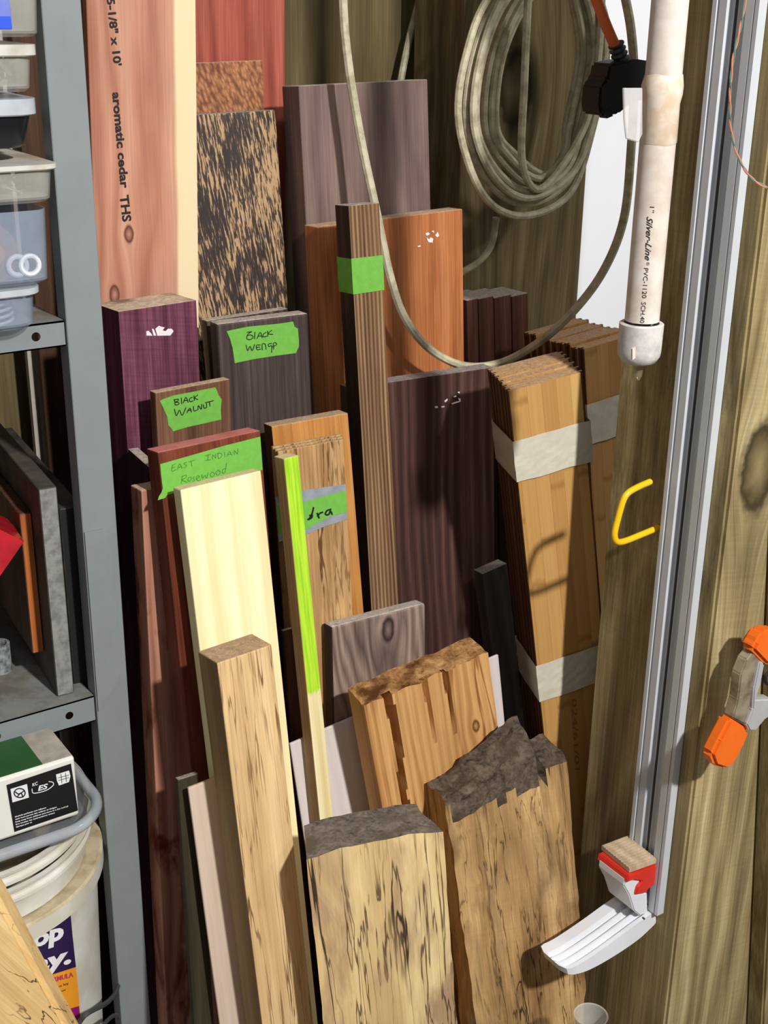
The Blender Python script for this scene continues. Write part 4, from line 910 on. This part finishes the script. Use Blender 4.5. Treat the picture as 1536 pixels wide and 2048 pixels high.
# ---- below: box, tray, buckets
Yb_ = 1.13
bc = lambda x, y: atY(x, y, Yb_)
TRc = bc(149, 1513); BRc = bc(164, 1628); zt_, zb_ = TRc.z, BRc.z
t_ = thing('cardboard_box', Vector((TRc.x, Yb_, zb_)), 'white box with green top and black printed label, below the lower shelf', 'box')
WCB = plain('white card', (226, 224, 216), .6, var=.05); TOPC = plain('dusty card top', (150, 144, 132), .7, c2=(176, 168, 152))
bm = box_bm(TRc.x - .27, TRc.x, Yb_, Yb_ + .069, zb_, zt_, .003, 2); cobj('carton', bm, WCB, t_)
for (x0, x1, mt, nm) in ((-.26, -.087, plain('dark print', (44, 46, 50), .5), 'dark_flap'), (-.084, -.033, plain('green print', (40, 84, 44), .5), 'green_band')):
    bm = box_bm(TRc.x + x0, TRc.x + x1, Yb_ + .003, Yb_ + .067, zt_ + .0002, zt_ + .001); cobj(nm, bm, mt, t_)
bm = box_bm(TRc.x - .033, TRc.x - .002, Yb_ + .003, Yb_ + .067, zt_ + .0002, zt_ + .001); cobj('top_flap', bm, TOPC, t_)
pl = lambda e: (lambda x, y: atY(x, y, Yb_ - e))
def flat(poly, e, mat, nm, lb=None):
    return child_world(nm, [pl(e)(x, y) for x, y in poly], [list(range(len(poly)))[::-1]], mat, t_, t_.matrix_world)
flat([(13, 1570), (142, 1527), (156, 1621), (29, 1664)], .0006, plain('black print', (16, 16, 18), .5), 'printed_label')
WI = plain('white ink', (230, 230, 230), .6)
flat([(21, 1578), (54, 1568), (58, 1595), (25, 1605)], .0009, WI, 'globe_symbol')
strokes('globe_symbol', [[(39.5 + 11 * math.cos(a * .52), 1586 + 9 * math.sin(a * .52)) for a in range(13)], [(31, 1584), (38, 1588), (48, 1582)], [(36, 1592), (42, 1586), (46, 1594)]], 2.2, pl(.0013), ink, t_, t_.matrix_world)
text_on('printed_text', 'KC', (65, 1573), (77, 1569), 6, pl(.0013), WI, t_, t_.matrix_world, shear=.3, bold=.02)
text_on('printed_text', 'ES', (76, 1582), (98, 1576), 9.5, pl(.0013), WI, t_, t_.matrix_world, shear=.35, bold=.03)
strokes('logo_swoosh', [[(64, 1578), (66, 1586), (78, 1585), (94, 1580), (106, 1571), (106, 1565), (98, 1563)]], 1.6, pl(.0013), WI, t_, t_.matrix_world)
flat([(112, 1549), (138, 1541), (141, 1552), (138, 1564), (118, 1571), (114, 1562)], .0009, WI, 'crest_symbol')
strokes('crest_symbol', [[(116, 1556), (138, 1550)], [(117, 1561), (138, 1555)], [(122, 1548), (124, 1566)], [(131, 1546), (133, 1563)]], 1., pl(.0013), ink, t_, t_.matrix_world)
for i in range(5):
    L_ = (66, 88, 112, 84, 36)[i]; y0 = 1635 + i * 5.1; text_on('printed_text', ('alcohols parfumes non inflamm', 'tenir hors portee des enfants et eloigner', 'keep away from children and store in a dry cool place', 'lire toutes les instructions avant', 'fabrique pour usage')[i][:int(L_ / 2.2)], (30 + i * .6, y0), (30 + L_ * .95, y0 - L_ * .95 * .3), 2.6, pl(.0013), WI, t_, t_.matrix_world, bold=.03)
# buckets
BR = .15; zB = atY(100, 1800, 1.10).z
bcx = xl - BR + .0012; bcy = 1.245
BW = plain('white bucket plastic', (222, 222, 216), .4, c2=(206, 200, 184), vs=12, spec=.4); DUST = plain('dusty lid top', (196, 182, 150), .9, c2=(168, 152, 120), vs=40)
def zat(px, py): return on_cyl(bcx, bcy, BR)(px, py).z
zlid = zat(140, 1798); zlb = zat(140, 1832)
t_ = thing('bucket', Vector((bcx, bcy, .141)), 'white lidded bucket with purple and orange printed label, lowest of the stack', 'bucket')
bm = bmesh.new(); lathe(bm, [(BR - .03, .141), (BR - .028, .141), (BR - .008, zlb + .002), (BR - .012, zlb + .002)], Vector((bcx, bcy, 0)), 72); smooth(cobj('bucket_body', bm, BW, t_))
bm = bmesh.new(); lathe(bm, [(BR - .006, zlb), (BR, zlb), (BR, zlid - .002), (BR - .003, zlid), (BR - .02, zlid - .002), (BR - .022, zlid - .005), (0, zlid - .005)], Vector((bcx, bcy, 0)), 72)
bm.normal_update(); cobj_ = cobj('lid', bm, BW, t_); cobj_.data.materials.append(DUST)
for p in cobj_.data.polygons:
    if p.normal.z > .7: p.material_index = 1
smooth(cobj_)
Rb = lambda z: BR - .028 + .020 * (z - .141) / (zlb - .141)
scb = lambda e: (lambda x, y: on_cyl(bcx, bcy, BR - .0115 + e)(x, y))
# printed label follows the bucket wall
def curved(poly_rows, e, mat, nm):
    V = []; Fc = []; n = 13
    for (xa, ya, xb, yb_) in poly_rows:
        for i in range(n): f = i / (n - 1); V.append(scb(e)(xa + (xb - xa) * f, ya + (yb_ - ya) * f))
    for r_ in range(len(poly_rows) - 1):
        for i in range(n - 1): a = r_ * n + i; Fc.append((a, a + n, a + n + 1, a + 1))
    return child_world(nm, V, Fc, mat, t_, t_.matrix_world)
BODYR = BR - .0115
curved([(10, 1868, 141, 1825), (16, 1910, 145, 1870), (24, 1975, 152, 1934)], .0042, plain('dark purple print', (44, 26, 74), .4), 'printed_label')
curved([(24, 1975, 152, 1934), (30, 2020, 157, 1985), (36, 2080, 162, 2050)], .0042, plain('orange print', (238, 158, 40), .4), 'printed_label')
curved([(60, 2040, 158, 2012), (62, 2075, 162, 2050)], .0046, plain('magenta print', (150, 24, 110), .4), 'printed_label')
curved([(40, 1860, 139, 1830), (40, 1862.5, 139, 1832.5)], .0046, WI, 'printed_line')
text_on('printed_text', 'op', (68, 1894), (131, 1874), 31, scb(.0052), WI, t_, t_.matrix_world, shear=.3, bold=.045)
text_on('printed_text', 'ay.', (66, 1948), (143, 1924), 31, scb(.0052), WI, t_, t_.matrix_world, shear=.3, bold=.045)
text_on('printed_text', 'FORMULA', (92, 1968), (147, 1953), 9, scb(.0052), plain('pink ink', (196, 60, 110), .5), t_, t_.matrix_world, shear=.2, bold=.02)
text_on('printed_text', 'excess by', (96, 1982), (138, 1968), 4.5, scb(.0052), ink, t_, t_.matrix_world)
text_on('printed_text', 'odour', (104, 1990), (134, 1980), 4, scb(.0052), ink, t_, t_.matrix_world)
# two nested empty rims above
for i, (py, dx) in enumerate(((1738, 0), (1700, .003))):
    zr = zat(120, py); t2 = thing('bucket', Vector((bcx - .004, bcy, zlid + .0)), ['white open bucket rim resting on the dusty lid', 'upper white bucket rim nested directly under the clear tray'][i], 'bucket', 'nested white bucket rims')
    r0 = BR - .006 - i * .001; lo_ = zlid + .0004 if i == 0 else zat(120, 1726)
    bm = bmesh.new(); lathe(bm, [(r0 - .012, lo_), (r0 - .009, lo_), (r0 - .005, zr - .016), (r0, zr - .016), (r0, zr - .012), (r0 - .004, zr - .011), (r0 - .004, zr - .004), (r0, zr - .004), (r0 + .001, zr), (r0 - .005, zr), (r0 - .012, lo_)], Vector((bcx - .004, bcy, 0)), 72)
    smooth(cobj('rim', bm, BW, t2))
ztop = zat(120, 1690)
# clear tray
cr_ = atY(196, 1590, 1.19); tw, td = .35, .16
t_ = thing('clear_tray', Vector((cr_.x - .02, 1.105, ztop)), 'clear plastic tray holding the white box, on the white buckets', 'tray')
zr = atY(120, 1668, 1.105).z
hh = zr - ztop; CT = cloudy('smoky clear plastic', (150, 154, 160), .32, .12); CTR = cloudy('clear rim', (176, 182, 188), .62, .15)
bm = rbox(tw, td, hh, .05, .008, 0, .0015, 10); smooth(obj('tray_body', bm, CT, t_))
bm = bmesh.new(); l = []
for cx_, cy_, a0 in ((-.05, .05, -90), (-.05, td - .05, 0), (-tw + .05, td - .05, 90), (-tw + .05, .05, 180)):
    for s in range(11): a = math.radians(a0 + 9 * s); l.append(Vector((cx_ + .052 * math.cos(a), cy_ + .052 * math.sin(a), hh)))
tube(bm, l, .0062, 10, True); smooth(obj('tray_rim', bm, CTR, t_))
# grey cable on the floor side
bm = bmesh.new(); tube(bm, catmull(P([(120, 2110, 1.07), (158, 2046, 1.07), (176, 2026, 1.07), (210, 2008, 1.11), (228, 1990, 1.16), (236, 1972, 1.19)]), 7), .0028, 8)
tube(bm, catmull(P([(175, 2110, 1.08), (200, 2060, 1.08), (220, 2036, 1.12), (232, 2030, 1.16), (238, 2034, 1.19)]), 7), .0024, 8)
o = smooth(obj('grey_cable', bm, plain('grey cable', (70, 70, 70), .5))); prop(o, 'thin grey cable looping beside the bucket and shelf post', 'cable')
# boards behind the shelf post (seen through the bay)
for (x, y0, w_, cc, lb) in ((-.02, 1.59, .02, (176, 168, 160), 'thin pale strip standing in the dark behind the shelves, left one'), (.012, 1.59, .012, (150, 146, 142), 'thin pale strip standing in the dark behind the shelves, right one')):
    p = atY(96 + x * 900, 800, y0); o = obj('wall_strip', box_bm(-w_ / 2, w_ / 2, 0, .01, 0, 1.9), plain('strip', cc, .6)); o.location = (p.x, y0, 0); prop(o, lb, 'strip')
p = atY(133, 800, 1.56); o = obj('brown_board', box_bm(-.03, .03, 0, .02, 0, 1.95, .001), wood('brown back board', (58, 38, 26), (78, 52, 36), (94, 66, 46))); o.location = (p.x, 1.56, 0); prop(o, 'brown board glimpsed between the shelf tubs and the shelf post', 'board')
# clear cup at the bottom right
pcu = atY(1182, 2052, .86); zc_ = atY(1182, 2030, .86).z; bm = bmesh.new(); lathe(bm, [(.014, zc_ - .07), (.019, zc_ - .002), (.0205, zc_), (.0190, zc_ - .001), (.0135, zc_ - .068)], Vector((0, 0, -zc_)), 36)
for v in bm.verts: pass
obase = atY(1182, 2030, .86)
# stands on a small offcut block
CL = cloudy('clear cup plastic', (208, 206, 200), .4, .1)
o = smooth(obj('clear_cup', bm, CL)); o.location = (obase.x, .86, zc_); prop(o, 'rim of a clear plastic cup at the bottom edge, right of the slabs', 'cup')
o = obj('wood_offcut', box_bm(-.05, .05, -.04, .04, 0, zc_ - .0705, .002), SP2); o.location = (obase.x, .86, 0); prop(o, 'offcut block under the clear cup at the bottom edge', 'block')

# ================================================================= LIGHT, WORLD, CAMERA
def area(name, loc, tgt, size, power, col=(1, 1, 1), sy=None):
    L = bpy.data.lights.new(name, 'AREA'); L.energy = power; L.color = col; L.size = size
    if sy: L.shape = 'RECTANGLE'; L.size_y = sy
    else: L.shape = 'DISK'
    o = bpy.data.objects.new(name, L); COL.objects.link(o); o.location = loc
    o.rotation_euler = (Vector(tgt) - Vector(loc)).to_track_quat('-Z', 'Y').to_euler(); return o
area('ceiling_lamp_key', (.64, -1.2, 2.8), (.75, 1.1, .9), .13, 97, (1., .98, .945))
area('ceiling_lamp_fill', (-.2, -.3, 2.7), (.6, 1.2, .9), .7, 3.5, (.95, .97, 1.))
area('ceiling_lamp_back', (2.2, .1, 2.6), (.7, 1.4, 1.1), .2, 12, (1., .97, .92))
w = bpy.data.worlds.new('World'); bpy.context.scene.world = w; w.use_nodes = True
w.node_tree.nodes['Background'].inputs[0].default_value = (.95, .97, 1., 1); w.node_tree.nodes['Background'].inputs[1].default_value = .17
cam = bpy.data.cameras.new('Camera'); co = bpy.data.objects.new('Camera', cam); COL.objects.link(co); bpy.context.scene.camera = co
cam.sensor_fit = 'HORIZONTAL'; cam.sensor_width = 36; cam.lens = 36 * F / 1536; cam.clip_start = .01; cam.clip_end = 50
R = Matrix((Xc, Yc, Zc)); co.matrix_world = Matrix.Translation(C0) @ R.to_4x4()
sc_ = bpy.context.scene; sc_.view_settings.view_transform = 'Standard'; sc_.view_settings.look = 'None'; sc_.view_settings.exposure = 0; sc_.view_settings.gamma = 1
